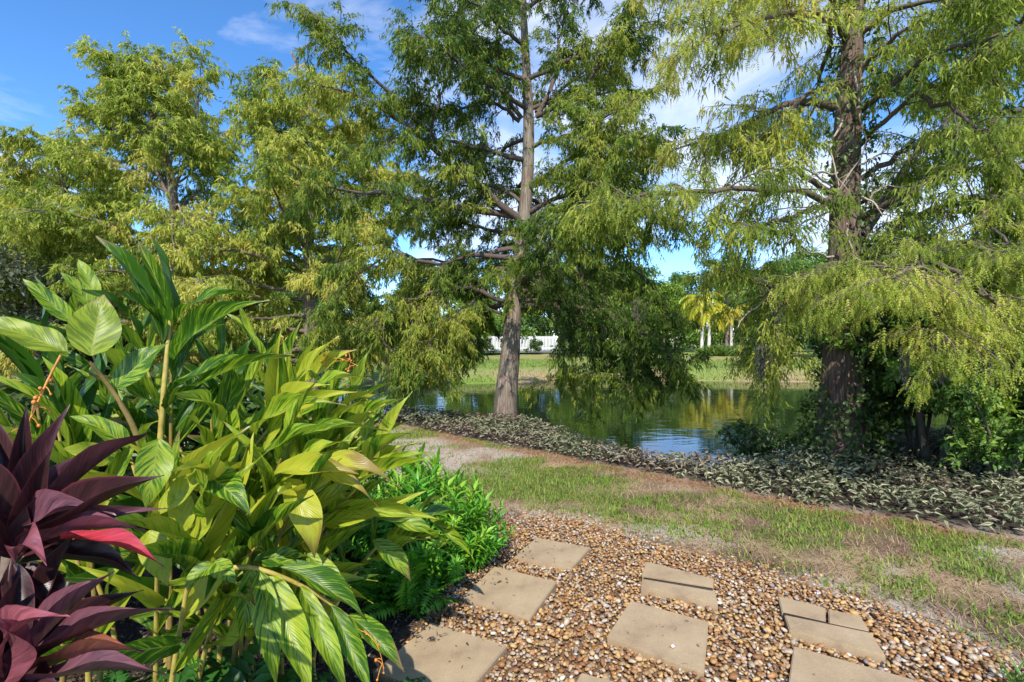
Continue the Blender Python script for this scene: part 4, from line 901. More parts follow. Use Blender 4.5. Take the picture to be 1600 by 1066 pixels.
def put_leaf(me, root, base, tip, up, W, color, name='leaf', parent=None):
    base = np.asarray(base, float); tip = np.asarray(tip, float); x = tip - base; L_ = np.linalg.norm(x); x = x / L_
    y = np.cross(np.asarray(up, float), x); y = y / max(1e-6, np.linalg.norm(y)); z = np.cross(x, y)
    o = bpy.data.objects.new(name, me); C.objects.link(o); o.parent = parent or root
    loc = base - np.array(root.location)
    M = Matrix(((x[0] * L_, y[0] * W, z[0] * L_, loc[0]), (x[1] * L_, y[1] * W, z[1] * L_, loc[1]), (x[2] * L_, y[2] * W, z[2] * L_, loc[2]), (0, 0, 0, 1)))
    o.matrix_local = M; o.color = (*color, 1); return o
# ------------------------------------------------------------------ variegated shell ginger
rng = np.random.default_rng(901)
gb0 = np.array([-1.10, 1.95, 0.0])
ging = empty('ginger_plant', gb0, 'variegated shell ginger with yellow striped leaves spilling over the gravel edge', 'plant')
M_cane = flat_mat('ginger_cane', (0.40, 0.31, 0.07), 0.5, 30, 0.35); M_cane2 = flat_mat('brown_cane', (0.24, 0.17, 0.05), 0.5, 30, 0.3)
cane_spec = [  # tip u, v, depth; base offset; yellowness; leaves
 (268, 430, 1.75, (-0.05, -0.1), 0.30, 9), (205, 440, 2.0, (-0.2, 0.1), 0.35, 9), (120, 440, 2.1, (-0.4, 0.1), 0.35, 9), (40, 470, 1.9, (-0.5, 0.0), 0.35, 9),
 (345, 500, 1.95, (0.0, 0.1), 0.45, 9), (400, 480, 2.2, (0.1, 0.2), 0.5, 9), (470, 545, 2.1, (0.15, 0.1), 0.72, 10), (545, 575, 2.05, (0.2, 0.0), 0.75, 10),
 (510, 610, 1.9, (0.2, 0.0), 0.8, 10), (560, 640, 2.15, (0.25, 0.1), 0.6, 9), (590, 690, 2.0, (0.25, 0.0), 0.5, 8), (560, 745, 1.8, (0.2, -0.1), 0.8, 7), (480, 760, 1.6, (0.1, -0.2), 0.75, 7),
 (330, 600, 1.65, (0.0, -0.15), 0.55, 8), (400, 650, 1.75, (0.05, -0.1), 0.6, 9), (440, 700, 1.65, (0.1, -0.15), 0.55, 8), (250, 720, 1.45, (0.0, -0.3), 0.75, 7),
 (330, 780, 1.4, (0.05, -0.3), 0.75, 7), (180, 600, 1.7, (-0.2, -0.1), 0.5, 8), (80, 560, 1.6, (-0.3, -0.2), 0.45, 8), (20, 620, 1.7, (-0.4, -0.1), 0.4, 8), (120, 680, 1.6, (-0.2, -0.2), 0.6, 8),
 (640, 820, 2.2, (0.35, 0.2), 0.5, 5), (400, 840, 1.5, (0.1, -0.25), 0.6, 6), (520, 680, 2.3, (0.2, 0.3), 0.5, 8), (300, 560, 2.3, (0.0, 0.4), 0.35, 9), (380, 600, 2.4, (0.2, 0.5), 0.4, 9), (430, 620, 2.35, (0.25, 0.45), 0.5, 8), (200, 520, 2.4, (-0.2, 0.5), 0.3, 9)]
nleaf = 0
for ci, (tu, tvv, td, off, yel, nl_) in enumerate(cane_spec):
    tip = P(tu, tvv + (55 if tvv < 660 else 15), td); base = gb0 + np.array([off[0], off[1], 0]) + rng.normal(size=3) * np.array([0.06, 0.06, 0])
    ctl = base * 0.45 + tip * 0.55; ctl[2] = max(tip[2], 0.3) * 0.62 + 0.16; q1 = base + np.array([0, 0, 0.25 * tip[2] + 0.05])
    ln = resample([base - np.array([0, 0, 0.03]), q1, ctl, tip], 18)
    v, q = tubes((ln - gb0)[None], np.linspace(0.011, 0.0035, 18)[None], 7)
    cane = link('cane', mesh('cane', v, q, M_cane if ci % 3 else M_cane2, None, None, True), ging)
    toc = nrm(np.array([0, 0, 1.5]) - tip); n0 = nrm(toc * 0.7 + np.array([0, 0, 0.6]) + rng.normal(size=3) * 0.35)
    nl_ += 3
    for k in range(nl_):
        t = 0.34 + 0.66 * (k + 0.5 * rng.random()) / nl_; x = t * 17; i = min(int(x), 16); p = ln[i] * (1 - x + i) + ln[i + 1] * (x - i); tn = nrm(ln[i + 1] - ln[i])
        sd = nrm(np.cross(tn, n0)); sg = 1 if k % 2 else -1; an = 0.50 + 0.55 * (1 - t) + rng.normal() * 0.15
        if k == nl_ - 1: an = 0.08
        d = nrm(tn * math.cos(an) + sd * sg * math.sin(an) + rng.normal(size=3) * 0.10)
        LL = (0.28 + 0.13 * rng.random()) * (1.0 - 0.25 * max(0, t - 0.7) / 0.3)
        up = nrm(n0 + np.array([0, 0, 0.5]) + rng.normal(size=3) * 0.35); up = nrm(up - d * (up @ d))
        y_ = float(np.clip(yel + 0.04 + rng.normal() * 0.2, 0, 1)); br = float(np.clip(rng.normal() * 0.25, 0, 1)) if rng.random() < 0.3 else 0.0
        put_leaf(GL[rng.integers(0, 8)], ging, p, p + d * LL, up, LL * (0.105 + 0.055 * rng.random()), (y_, br, 0.0 if y_ < 0.97 else 0.3), parent=cane); nleaf += 1
# leaves seen one by one in the photograph: base (u,v,d), tip (u,v,d), width, variant, yellow, brown, tint
hero = [
 ((262, 528, 1.72), (150, 368, 1.66), 0.075, 4, 0.15, 0.2, 0), ((268, 492, 1.72), (216, 376, 1.70), 0.055, 7, 0.3, 0.3, 0), ((142, 556, 1.38), (162, 460, 1.42), 0.14, 0, 0.45, 0.25, 0.4),
 ((180, 608, 1.45), (262, 535, 1.5), 0.10, 1, 0.4, 0, 0), ((272, 562, 1.7), (420, 468, 1.62), 0.075, 2, 0.35, 0, 0), ((266, 612, 1.68), (425, 552, 1.6), 0.06, 1, 0.3, 0, 0),
 ((258, 640, 1.66), (455, 552, 1.58), 0.075, 1, 0.35, 0.1, 0), ((276, 502, 1.72), (405, 462, 1.68), 0.05, 3, 0.3, 0.2, 0), ((105, 552, 1.4), (-40, 505, 1.35), 0.10, 1, 0.4, 0.3, 0.4),
 ((115, 505, 1.9), (35, 435, 1.85), 0.075, 0, 0.45, 0, 0), ((145, 482, 1.95), (95, 425, 1.9), 0.07, 0, 0.5, 0, 0), ((150, 470, 2.0), (122, 405, 2.0), 0.07, 1, 0.6, 0, 0),
 ((430, 655, 1.85), (440, 512, 1.8), 0.05, 4, 0.95, 0, 0.5), ((455, 615, 1.9), (528, 525, 1.85), 0.06, 1, 0.85, 0, 0.3), ((485, 598, 1.95), (556, 546, 1.9), 0.07, 2, 0.9, 0.35, 0.4),
 ((470, 628, 1.9), (580, 592, 1.8), 0.06, 3, 0.6, 0.3, 0), ((420, 662, 1.85), (515, 600, 1.75), 0.07, 2, 0.95, 0, 0.5), ((450, 655, 1.85), (558, 612, 1.75), 0.06, 5, 0.95, 0.1, 0.4),
 ((400, 684, 1.8), (540, 632, 1.7), 0.065, 5, 0.6, 0.2, 0), ((440, 704, 1.75), (605, 672, 1.65), 0.05, 3, 0.4, 0.1, 0), ((400, 724, 1.7), (520, 660, 1.6), 0.09, 1, 0.5, 0, 0),
 ((465, 722, 1.7), (628, 762, 1.62), 0.085, 3, 0.95, 0.95, 0.6), ((470, 730, 1.68), (592, 792, 1.6), 0.06, 3, 0.95, 0.7, 0.6), ((448, 750, 1.62), (492, 872, 1.55), 0.11, 5, 0.95, 0.5, 0.7), ((430, 742, 1.62), (560, 740, 1.56), 0.08, 2, 0.95, 0.6, 0.6),
 ((392, 888, 1.5), (376, 1005, 1.42), 0.07, 1, 0.5, 0, 0), ((404, 892, 1.5), (432, 1072, 1.38), 0.085, 1, 0.5, 0, 0), ((420, 898, 1.52), (488, 1090, 1.38), 0.10, 0, 0.62, 0, 0), ((470, 918, 1.55), (545, 1095, 1.42), 0.075, 1, 0.5, 0, 0),
 ((518, 948, 1.58), (582, 1090, 1.46), 0.07, 0, 0.35, 0, 0), ((545, 962, 1.6), (632, 1050, 1.52), 0.07, 2, 0.35, 0.4, 0), ((430, 884, 1.55), (572, 968, 1.55), 0.075, 2, 0.3, 0, 0), ((395, 880, 1.55), (482, 868, 1.6), 0.08, 1, 0.3, 0, 0), ((480, 866, 1.62), (545, 930, 1.58), 0.07, 1, 0.5, 0.2, 0),
 ((588, 812, 2.1), (692, 852, 2.1), 0.085, 3, 0.5, 0.2, 0), ((582, 845, 2.0), (642, 908, 1.98), 0.09, 2, 0.45, 0.4, 0), ((672, 812, 2.4), (738, 870, 2.35), 0.05, 2, 0.5, 0.1, 0),
 ((248, 686, 1.35), (228, 796, 1.28), 0.10, 1, 0.55, 0, 0), ((312, 738, 1.4), (392, 805, 1.32), 0.095, 2, 0.35, 0, 0), ((300, 745, 1.4), (345, 710, 1.35), 0.09, 1, 0.6, 0, 0), ((335, 882, 1.3), (288, 918, 1.25), 0.06, 2, 0.45, 0, 0), ((335, 878, 1.3), (368, 912, 1.26), 0.06, 1, 0.5, 0, 0),
 ((250, 800, 1.4), (335, 735, 1.38), 0.085, 0, 0.85, 0, 0), ((232, 830, 1.35), (262, 915, 1.3), 0.085, 0, 0.85, 0, 0), ((290, 830, 1.4), (270, 740, 1.42), 0.075, 1, 0.9, 0, 0), ((300, 850, 1.42), (360, 775, 1.4), 0.07, 1, 0.85, 0, 0),
 ((170, 930, 1.3), (185, 890, 1.25), 0.09, 1, 0.75, 0, 0), ((120, 760, 1.5), (60, 700, 1.4), 0.07, 0, 0.8, 0, 0), ((200, 700, 1.5), (110, 650, 1.45), 0.08, 2, 0.5, 0, 0), ((170, 720, 1.45), (100, 700, 1.35), 0.08, 1, 0.85, 0, 0.3)]
for b_, t_, W, k, y_, br, ti in hero:
    B = P(*b_); T = P(*t_); d = nrm(T - B); up = nrm(np.array([0, 0, 1.4]) - B) * 0.75 + np.array([0, 0, 0.55]) + rng.normal(size=3) * 0.12; up = nrm(up - d * (up @ d))
    put_leaf(GL[k], ging, B, T, up, W * 0.84, (min(1, y_ + 0.10), br, ti * 0.6))
for pts, r0, mt in (([(250, 700, 1.68), (256, 610, 1.68), (263, 530, 1.70), (268, 470, 1.72)], 0.010, M_cane), ([(235, 740, 1.5), (205, 660, 1.46), (168, 600, 1.42), (140, 566, 1.38)], 0.009, M_cane2),
                    ([(300, 860, 1.7), (370, 740, 1.82), (430, 660, 1.86), (500, 595, 1.94)], 0.009, M_cane), ([(340, 890, 1.5), (400, 888, 1.5), (480, 920, 1.56), (545, 965, 1.6), (600, 1010, 1.6)], 0.008, M_cane)):
    ln = resample([P(*p) for p in pts], 16) - gb0; v, q = tubes(ln[None], np.linspace(r0, r0 * 0.5, 16)[None], 8); link('cane', mesh('cane', v, q, mt, None, None, True), ging)
# seed stalk with orange berries
M_or = flat_mat('orange_stalk', (0.55, 0.22, 0.03), 0.5, 40, 0.3); M_berry = flat_mat('orange_berry', (0.60, 0.20, 0.03), 0.35, 30, 0.2)
def seed_stalk(pts, nb, r, seed):
    g = np.random.default_rng(seed); ln = resample([P(*p) for p in pts], 16); v, q = tubes((ln - gb0)[None], np.linspace(r, r * 0.6, 16)[None], 6)
    st = link('seed_stalk', mesh('seed_stalk', v, q, M_or, None, None, True), ging); bmx = None
    me = mesh('berry', I1[0] * 1.0, I1[1], M_berry, None, None, True)
    for k in range(nb):
        i = g.integers(1, 15); d = nrm(g.normal(size=3)); p = ln[i] + d * (0.015 + 0.03 * g.random())
        tl2 = np.array([ln[i], (ln[i] + p) / 2 + np.array([0, 0, 0.004]), p]) - gb0; v, q = tubes(tl2[None], np.full((1, 3), 0.0014), 4); link('pedicel', mesh('pedicel', v, q, M_or), st)
        o = link('berry', me, st, tuple(p - gb0)); s_ = 0.003 + 0.003 * g.random(); o.scale = (s_, s_, s_ * 1.15)
seed_stalk([(95, 555, 1.2), (72, 600, 1.18), (45, 660, 1.15), (20, 715, 1.12), (2, 745, 1.1)], 26, 0.0028, 1)
seed_stalk([(500, 565, 1.9), (530, 560, 1.88), (560, 572, 1.86)], 12, 0.002, 2)
seed_stalk([(570, 985, 1.55), (590, 1010, 1.52), (600, 1045, 1.5)], 8, 0.0015, 3)

# ------------------------------------------------------------------ red ti plant
tb = np.array([-0.98, 0.98, 0.0]); ti_p = empty('ti_plant', tb, 'burgundy ti plant with long purple leaves and one bright pink leaf', 'plant')
v, q = tubes(np.array([[(0, 0, -0.03), (0.01, 0.02, 0.35), (0.0, 0.0, 0.75), (0.02, 0, 1.02)]]), np.array([[0.016, 0.015, 0.013, 0.011]]), 8)
M_tis = flat_mat('ti_stem', (0.20, 0.14, 0.10), 0.8, 40, 0.3); link('stem', mesh('stem', v, q, M_tis, None, None, True), ti_p)
v, q = tubes(np.array([[(0.02, -0.05, -0.03), (0.0, -0.06, 0.3), (0.02, -0.08, 0.66)]]), np.array([[0.014, 0.012, 0.010]]), 8); link('stem', mesh('stem', v, q, M_tis, None, None, True), ti_p)
DP = (0.040, 0.014, 0.015); MP = (0.065, 0.022, 0.026); LP = (0.15, 0.060, 0.078); PK = (0.42, 0.035, 0.050); RS = (0.26, 0.07, 0.085); OR_ = (0.26, 0.09, 0.05)
for b_, t_, W, k, c in [
 ((20, 868, 1.0), (42, 632, 1.02), 0.055, 0, DP), ((25, 862, 1.0), (108, 632, 1.03), 0.070, 0, MP), ((30, 860, 0.98), (228, 676, 0.98), 0.060, 1, MP), ((32, 858, 0.97), (255, 742, 0.92), 0.075, 0, DP), ((30, 865, 0.96), (226, 826, 0.88), 0.060, 1, LP),
 ((26, 870, 0.98), (78, 705, 0.95), 0.065, 0, DP), ((28, 860, 1.02), (150, 700, 1.1), 0.060, 2, LP), ((22, 872, 0.95), (-40, 700, 0.9), 0.07, 1, DP), ((20, 872, 0.95), (-60, 790, 0.88), 0.07, 1, MP), ((18, 865, 1.05), (-20, 640, 1.1), 0.06, 0, DP), ((24, 880, 0.93), (72, 880, 0.82), 0.050, 3, RS),
 ((95, 842, 0.90), (256, 884, 0.84), 0.056, 1, PK), ((30, 880, 1.02), (220, 905, 1.05), 0.045, 2, DP), ((30, 875, 1.03), (190, 790, 1.1), 0.045, 2, MP),
 ((20, 880, 0.98), (45, 1000, 0.92), 0.06, 1, DP), ((28, 885, 1.0), (95, 970, 0.98), 0.07, 2, DP), ((60, 965, 1.0), (120, 830, 1.0), 0.06, 0, DP),
 ((12, 1062, 0.95), (178, 892, 0.93), 0.060, 0, LP), ((14, 1062, 0.95), (265, 948, 0.88), 0.070, 1, LP), ((40, 1066, 0.95), (224, 1016, 0.84), 0.065, 1, OR_), ((40, 1078, 0.92), (258, 1052, 0.82), 0.065, 1, LP), ((8, 1060, 0.9), (105, 960, 0.82), 0.055, 3, RS), ((5, 1070, 0.88), (-20, 965, 0.8), 0.06, 2, RS), ((10, 1080, 0.95), (100, 1110, 0.85), 0.06, 2, MP), ((5, 1070, 0.98), (70, 900, 1.02), 0.065, 0, DP), ((5, 1070, 0.98), (20, 905, 1.0), 0.065, 0, DP), ((0, 1075, 0.9), (-60, 1010, 0.85), 0.06, 1, MP)]:
    B = P(*b_); T = P(*t_); d = nrm(T - B); up = nrm(np.array([0, 0, 1.4]) - B) * 0.6 + np.array([0, 0, 0.7]) + rng.normal(size=3) * 0.2; up = nrm(up - d * (up @ d))
    put_leaf(TL[k], ti_p, B, T, up, W * 0.72, tuple(np.array(c) * (0.85 + 0.3 * rng.random())))

for k in range(14):
    hd = k % 2; B = P(22 + 8 * rng.normal(), 866, 1.0) if hd else P(14 + 8 * rng.normal(), 1064, 0.95); a = -0.5 + 3.6 * rng.random(); L_ = 0.2 + 0.1 * rng.random()
    d = nrm(np.array([math.cos(a), 0.5 * rng.normal(), math.sin(a) * 0.9])); up = nrm(np.array([0, -0.6, 0.7]) + rng.normal(size=3) * 0.3); up = nrm(up - d * (up @ d))
    put_leaf(TL[k % 4], ti_p, B, B + d * L_, up, 0.028 + 0.012 * rng.random(), tuple(np.array((DP, MP, DP, LP)[k % 4]) * (0.8 + 0.5 * rng.random())))
# ------------------------------------------------------------------ ferns
def frond_mesh(seed, n=18, bend=0.9, w=0.16, col=(0.06, 0.20, 0.025)):
    r = np.random.default_rng(seed); b = Buf(); t = np.linspace(0, 1, 12)
    ln = np.stack([np.cumsum(np.cos(1.25 - bend * t)) / 12, 0.03 * np.sin(t * 3 + seed), np.cumsum(np.sin(1.25 - bend * t)) / 12], -1)
    v, q = tubes(ln[None], np.linspace(0.006, 0.002, 12)[None], 3); b.add(v, q, np.array(col) * 0.8)
    li = resample(ln, n + 2)[2:]; tn = nrm(np.gradient(li, axis=0)); sd = np.stack([0 * li[:, 0], np.ones(n), 0 * li[:, 0]], -1); up = np.cross(tn, sd)
    ww = w * np.sin(np.pi * (0.12 + 0.86 * np.linspace(0, 1, n)) ** 0.8) + 0.015
    for sg in (-1, 1):
        d = nrm(sd * sg + tn * 0.55 + up * (0.15 + 0.15 * r.normal(size=(n, 1))))
        leaves(b, li, d, up, ww, np.full(n, 0.055), np.array(col) * (0.7 + 0.6 * r.random((n, 1))), 0.2)
    return b.mesh('frond', M_broad)
FR = [frond_mesh(k, 17, be, wi, co) for k, (be, wi, co) in enumerate(((0.5, 0.20, (0.10, 0.30, 0.02)), (0.8, 0.22, (0.15, 0.36, 0.025)), (1.3, 0.2, (0.09, 0.27, 0.02)), (0.35, 0.2, (0.24, 0.42, 0.04))))]
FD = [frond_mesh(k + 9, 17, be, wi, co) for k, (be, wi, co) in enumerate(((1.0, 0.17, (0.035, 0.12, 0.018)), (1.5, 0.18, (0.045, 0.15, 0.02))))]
def fern(x, y, n, spread, L0, L1, label, ms, seed, group=None):
    r = np.random.default_rng(seed); root = empty('fern', (x, y, 0), label, 'fern', group)
    for k in range(n):
        o = link('frond', ms[r.integers(0, len(ms))], root, (r.normal() * spread, r.normal() * spread, -0.01)); a = r.random() * 6.28; L_ = L0 + (L1 - L0) * r.random()
        o.rotation_euler = (r.normal() * 0.3, abs(r.normal()) * 0.4 - 0.1, a); o.scale = (L_, L_, L_)
def sprig_mesh(seed, n, col):
    r = np.random.default_rng(seed); b = Buf(); t = np.linspace(0, 1, 7); ln = np.stack([0.16 * t ** 2, 0.04 * np.sin(t * 3 + seed), t], -1)
    v, q = tubes(ln[None], np.linspace(0.012, 0.005, 7)[None], 4); b.add(v, q, np.array(col) * 0.7)
    f = 0.22 + 0.78 * (np.arange(n) + 0.5) / n; p = np.stack([np.interp(f, t, ln[:, k]) for k in range(3)], -1); a = np.arange(n) * 2.4
    el = 0.15 + 0.95 * f ** 3; d = np.stack([np.cos(a) * np.cos(el), np.sin(a) * np.cos(el), np.sin(el)], -1)
    leaves(b, p, d, nrm(np.array([0, 0, 1.0]) - d * d[:, 2:3]), 0.17 + 0.06 * r.random(n), np.full(n, 0.042) * (0.8 + 0.4 * r.random(n)), np.array(col) * (0.65 + 0.5 * f[:, None]) * (0.8 + 0.4 * r.random((n, 1))), 0.25)
    return b.mesh('sprig', M_broad)
SP = [sprig_mesh(k, 34, c_) for k, c_ in enumerate(((0.10, 0.31, 0.02), (0.15, 0.38, 0.025), (0.08, 0.26, 0.02), (0.24, 0.44, 0.035)))]
def mound(x, y, n, rx, h, label, seed):
    r = np.random.default_rng(seed); root = empty('shrub', (x, y, 0), label, 'shrub')
    for k in range(n):
        a = r.random() * 6.28; q_ = r.random() ** 0.6; L_ = h * (1 - 0.45 * q_ ** 2) * (0.75 + 0.35 * r.random())
        o = link('sprig', SP[r.integers(0, 4)], root, (math.cos(a) * rx * q_ * 0.62, math.sin(a) * rx * q_ * 0.62, -0.01)); ti = 0.75 * q_ + 0.1 * r.normal()
        o.rotation_euler = (0, ti, a); o.scale = (L_, L_, L_)
mound(-0.42, 3.12, 120, 0.25, 0.50, 'compact bright green leafy shrub next to the gravel edge and paver', 1)
mound(-0.72, 3.32, 120, 0.32, 0.62, 'compact bright green leafy shrub between the ginger and the lawn', 2)
fern(-0.60, 2.75, 60, 0.10, 0.24, 0.42, 'sword fern clump under the drooping ginger leaves beside the mulch', FR[:3], 3)
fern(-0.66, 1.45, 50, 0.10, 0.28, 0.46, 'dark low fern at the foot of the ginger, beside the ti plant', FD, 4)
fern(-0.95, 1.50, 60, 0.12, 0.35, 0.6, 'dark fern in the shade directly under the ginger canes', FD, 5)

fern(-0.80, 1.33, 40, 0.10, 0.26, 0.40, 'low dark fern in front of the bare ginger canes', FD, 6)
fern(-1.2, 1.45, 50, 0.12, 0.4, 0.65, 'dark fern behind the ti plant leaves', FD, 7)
# ------------------------------------------------------------------ shrubs
def bush(name, x, y, h, spread, n, ls, palette, label, seed, nst=6, cat='shrub', group=None, zlow=0.15, stem_r=0.02, sc_=(0.14, 0.11, 0.085)):
    r = np.random.default_rng(seed); gz = float(GRND(x, y)); root = empty(name, (x, y, gz), label, cat, group); w = Buf(); b = Buf(); ends = []
    for k in range(nst):
        a = k * 2.4 + r.normal() * 0.3; rr = spread * (0.35 + 0.6 * r.random()); tip = np.array([math.cos(a) * rr, math.sin(a) * rr, h * (0.65 + 0.35 * r.random())])
        ln = resample([np.array([math.cos(a) * 0.05, math.sin(a) * 0.05, -0.05]), tip * np.array([0.35, 0.35, 0.5]), tip], 9); v, q = tubes(ln[None], np.linspace(stem_r, 0.005, 9)[None], 6); w.add(v, q, sc_)
        sub = spawn(ln[None], 12, 0.25 if zlow < 0.3 else 0.5, 1, 0.3 * h, 0.5 * h, 0.9, 0.5, 6, 0.6, 0.1); v, q = tubes(sub, np.linspace(0.006, 0.002, 6)[None] * np.ones((len(sub), 1)), 3); w.add(v, q, sc_); ends.append(sub)
    sub = np.concatenate(ends); per = max(1, n // len(sub)); pos, tan, _ = along(sub, per, 0.15); pos = pos.reshape(-1, 3); tan = tan.reshape(-1, 3); m_ = len(pos)
    pos = pos + r.normal(size=pos.shape) * 0.03
    d = nrm(tan * 0.4 + r.normal(size=(m_, 3)) * 0.7 + np.array([0, 0, -0.15])); up = nrm(r.normal(size=(m_, 3)) * 0.5 + np.array([0, -0.3, 1.0]))
    p4 = np.array(palette); xx = np.clip(0.45 + 0.28 * r.normal(size=m_), 0, 0.999) * (len(p4) - 1); i = xx.astype(int); f = (xx - i)[:, None]
    leaves(b, pos, d, up, ls * (0.6 + 0.7 * r.random(m_)), ls * 0.5 * (0.7 + 0.5 * r.random(m_)), p4[i] * (1 - f) + p4[np.minimum(i + 1, len(p4) - 1)] * f)
    link('stems', w.mesh('stems', M_twig, True), root); link('foliage', b.mesh('foliage', M_broad), root); return root
rng = np.random.default_rng(1000)
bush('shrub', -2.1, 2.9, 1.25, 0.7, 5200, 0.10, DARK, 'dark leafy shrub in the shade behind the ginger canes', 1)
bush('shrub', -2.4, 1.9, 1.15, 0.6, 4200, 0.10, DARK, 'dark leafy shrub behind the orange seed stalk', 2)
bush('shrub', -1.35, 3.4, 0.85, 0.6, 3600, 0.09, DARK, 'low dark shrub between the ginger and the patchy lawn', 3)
bush('shrub', 5.0, 6.3, 2.2, 1.0, 6500, 0.10, MID, 'tall leafy shrub between the reddish cypress and the twin stems', 4)
bush('shrub', 6.0, 5.7, 2.3, 1.1, 6500, 0.11, MID, 'broad leafy shrub arching over the groundcover below the fan palm', 5)
bush('shrub', 6.6, 6.8, 2.8, 1.2, 6500, 0.11, DARK, 'dark tall shrub behind the fan palm at the water edge', 6)
bush('shrub', 5.2, 7.4, 2.2, 1.1, 5000, 0.10, DARK, 'dark shrub behind the reddish cypress near the water', 7)
bush('shrub', 5.05, 5.5, 1.7, 0.75, 5200, 0.085, LIME, 'bright leafy shrub in front of the dark twin stems', 14)
bush('shrub', 6.0, 4.9, 1.8, 0.8, 5200, 0.09, MID, 'rounded green shrub over the groundcover in front of the fan palm', 15)
bush('shrub', 5.6, 6.2, 3.2, 1.0, 6000, 0.09, MID, 'tallest green shrub rising into the low golden limb', 16)
bush('shrub', 7.4, 5.6, 2.8, 1.2, 6000, 0.10, MID, 'wide green shrub beyond the fan palm trunk', 17)
bush('shrub', 4.7, 4.9, 1.0, 0.6, 3200, 0.07, MID, 'low green shrub at the foot of the twin stems', 18)
bush('shrub', 5.5, 4.5, 1.3, 0.7, 4200, 0.08, DARK, 'low dark shrub spilling onto the striped groundcover', 19)
bush('shrub', 3.2, 6.7, 0.7, 0.5, 1500, 0.07, DARK, 'small dark shrub at the water side of the reddish cypress', 8)
bush('shrub', 4.5, 6.5, 1.3, 0.6, 2600, 0.08, DARK, 'dark vine covered shrub against the reddish cypress root flare', 9)
# twin stemmed small tree
bush('small_tree', 4.62, 5.6, 2.6, 1.0, 5000, 0.10, MID, 'small leafy tree with dark twin stems in the groundcover', 12, 2, 'tree', None, 0.5, 0.05, (0.075, 0.062, 0.048))
bush('small_tree', 5.6, 5.2, 2.5, 1.0, 5000, 0.11, MID, 'small many stemmed tree below the fan palm', 13, 4, 'tree', None, 0.5, 0.035, (0.10, 0.085, 0.07))
# fan palm
fp = empty('fan_palm', (6.3, 6.0, float(GRND(6.3, 6.0))), 'dark fan palm with stiff split leaves among the shrubs', 'palm')
v, q = tubes(np.array([[(0, 0, -0.1), (0.05, 0, 0.6), (0, 0, 1.4)]]), np.array([[0.12, 0.11, 0.10]]), 9); link('trunk', mesh('trunk', v, q, M_bark), fp)
for k in range(9):
    r = np.random.default_rng(70 + k); a = -2.6 + k * 0.62; el = 0.15 + 0.7 * r.random(); c0 = np.array([0, 0, 1.4]); d = np.array([math.cos(a) * math.cos(el), math.sin(a) * math.cos(el), math.sin(el)]); hub = c0 + d * 0.55; b = Buf()
    v, q = tubes(np.array([[c0, (c0 + hub) / 2 + np.array([0, 0, 0.03]), hub]]), np.array([[0.014, 0.011, 0.009]]), 5); b.add(v, q, (0.12, 0.16, 0.04))
    sd = nrm(np.cross(d, np.array([0, 0, 1.0]))); th = np.linspace(-1.9, 1.9, 26); dirs = nrm(d[None] * np.cos(th)[:, None] + sd[None] * np.sin(th)[:, None] + np.array([0, 0, -0.1])); m_ = len(th)
    leaves(b, np.repeat(hub[None], m_, 0), dirs, np.repeat(np.cross(sd, d)[None], m_, 0), 0.62 + 0.08 * r.random(m_), np.full(m_, 0.05), np.array([0.06, 0.12, 0.025]) * (0.7 + 0.6 * r.random((m_, 1))), 0.4)
    link('fan_leaf', b.mesh('fan_leaf', M_broad), fp)

# ------------------------------------------------------------------ vine on the right trunk
rng = np.random.default_rng(1100)
n = 5200; h = np.concatenate([rng.random(2900) ** 1.3 * 1.9, 1.6 + rng.random(n - 2900) * 5.2]); a = rng.random(n) * 6.28
keep = (fbm(a * 1.1, h * 0.9, 1.0, 3) + 0.10 * np.cos(a + 0.4) > 0.47) | ((h < 0.7) & (rng.random(n) < 0.6)); h, a = h[keep], a[keep]; n = len(h)
zl = rtl[:, 2]; cx = np.interp(h, zl, rtl[:, 0]); cy = np.interp(h, zl, rtl[:, 1]); rr = np.interp(h, [0, 0.4, 1.2, 3, 5, 7], [0.36, 0.29, 0.25, 0.20, 0.16, 0.13]) + 0.03 + np.abs(rng.normal(size=n)) * 0.06 + 0.10 * np.exp(-h / 0.3)
pos = np.stack([cx + np.cos(a) * rr, cy + np.sin(a) * rr, h], -1); out = np.stack([np.cos(a), np.sin(a), 0 * a], -1)
b = Buf(); d = nrm(out * 0.4 + rng.normal(size=(n, 3)) * 0.6 + np.array([0, 0, -0.3])); p4 = np.array(DARK); k = rng.random(n)[:, None]
leaves(b, pos, d, nrm(out + np.array([0, 0, 0.5]) + rng.normal(size=(n, 3)) * 0.3), 0.05 + 0.045 * rng.random(n), 0.03 + 0.03 * rng.random(n), p4[0] * (1 - k) + p4[2] * 0.8 * k)
vr = empty('climbing_vine', rbase, 'dark leafy vine climbing the reddish cypress trunk', 'vine')
link('foliage', b.mesh('foliage', M_broad), vr)
w = Buf()
for k in range(7):
    hh = np.linspace(0, 2.0 + 3.5 * rng.random(), 20); aa = rng.random() * 6.28 + np.cumsum(rng.normal(size=20) * 0.12); r2 = np.interp(hh, [0, 0.4, 1.2, 3, 5, 7], [0.36, 0.29, 0.25, 0.20, 0.16, 0.13]) * 1.03 + 0.012
    ln = np.stack([np.interp(hh, zl, rtl[:, 0]) + np.cos(aa) * r2, np.interp(hh, zl, rtl[:, 1]) + np.sin(aa) * r2, hh], -1); v, q = tubes(ln[None], np.linspace(0.012, 0.005, 20)[None], 5); w.add(v, q, (0.10, 0.08, 0.06))
link('stems', w.mesh('stems', M_twig), vr)
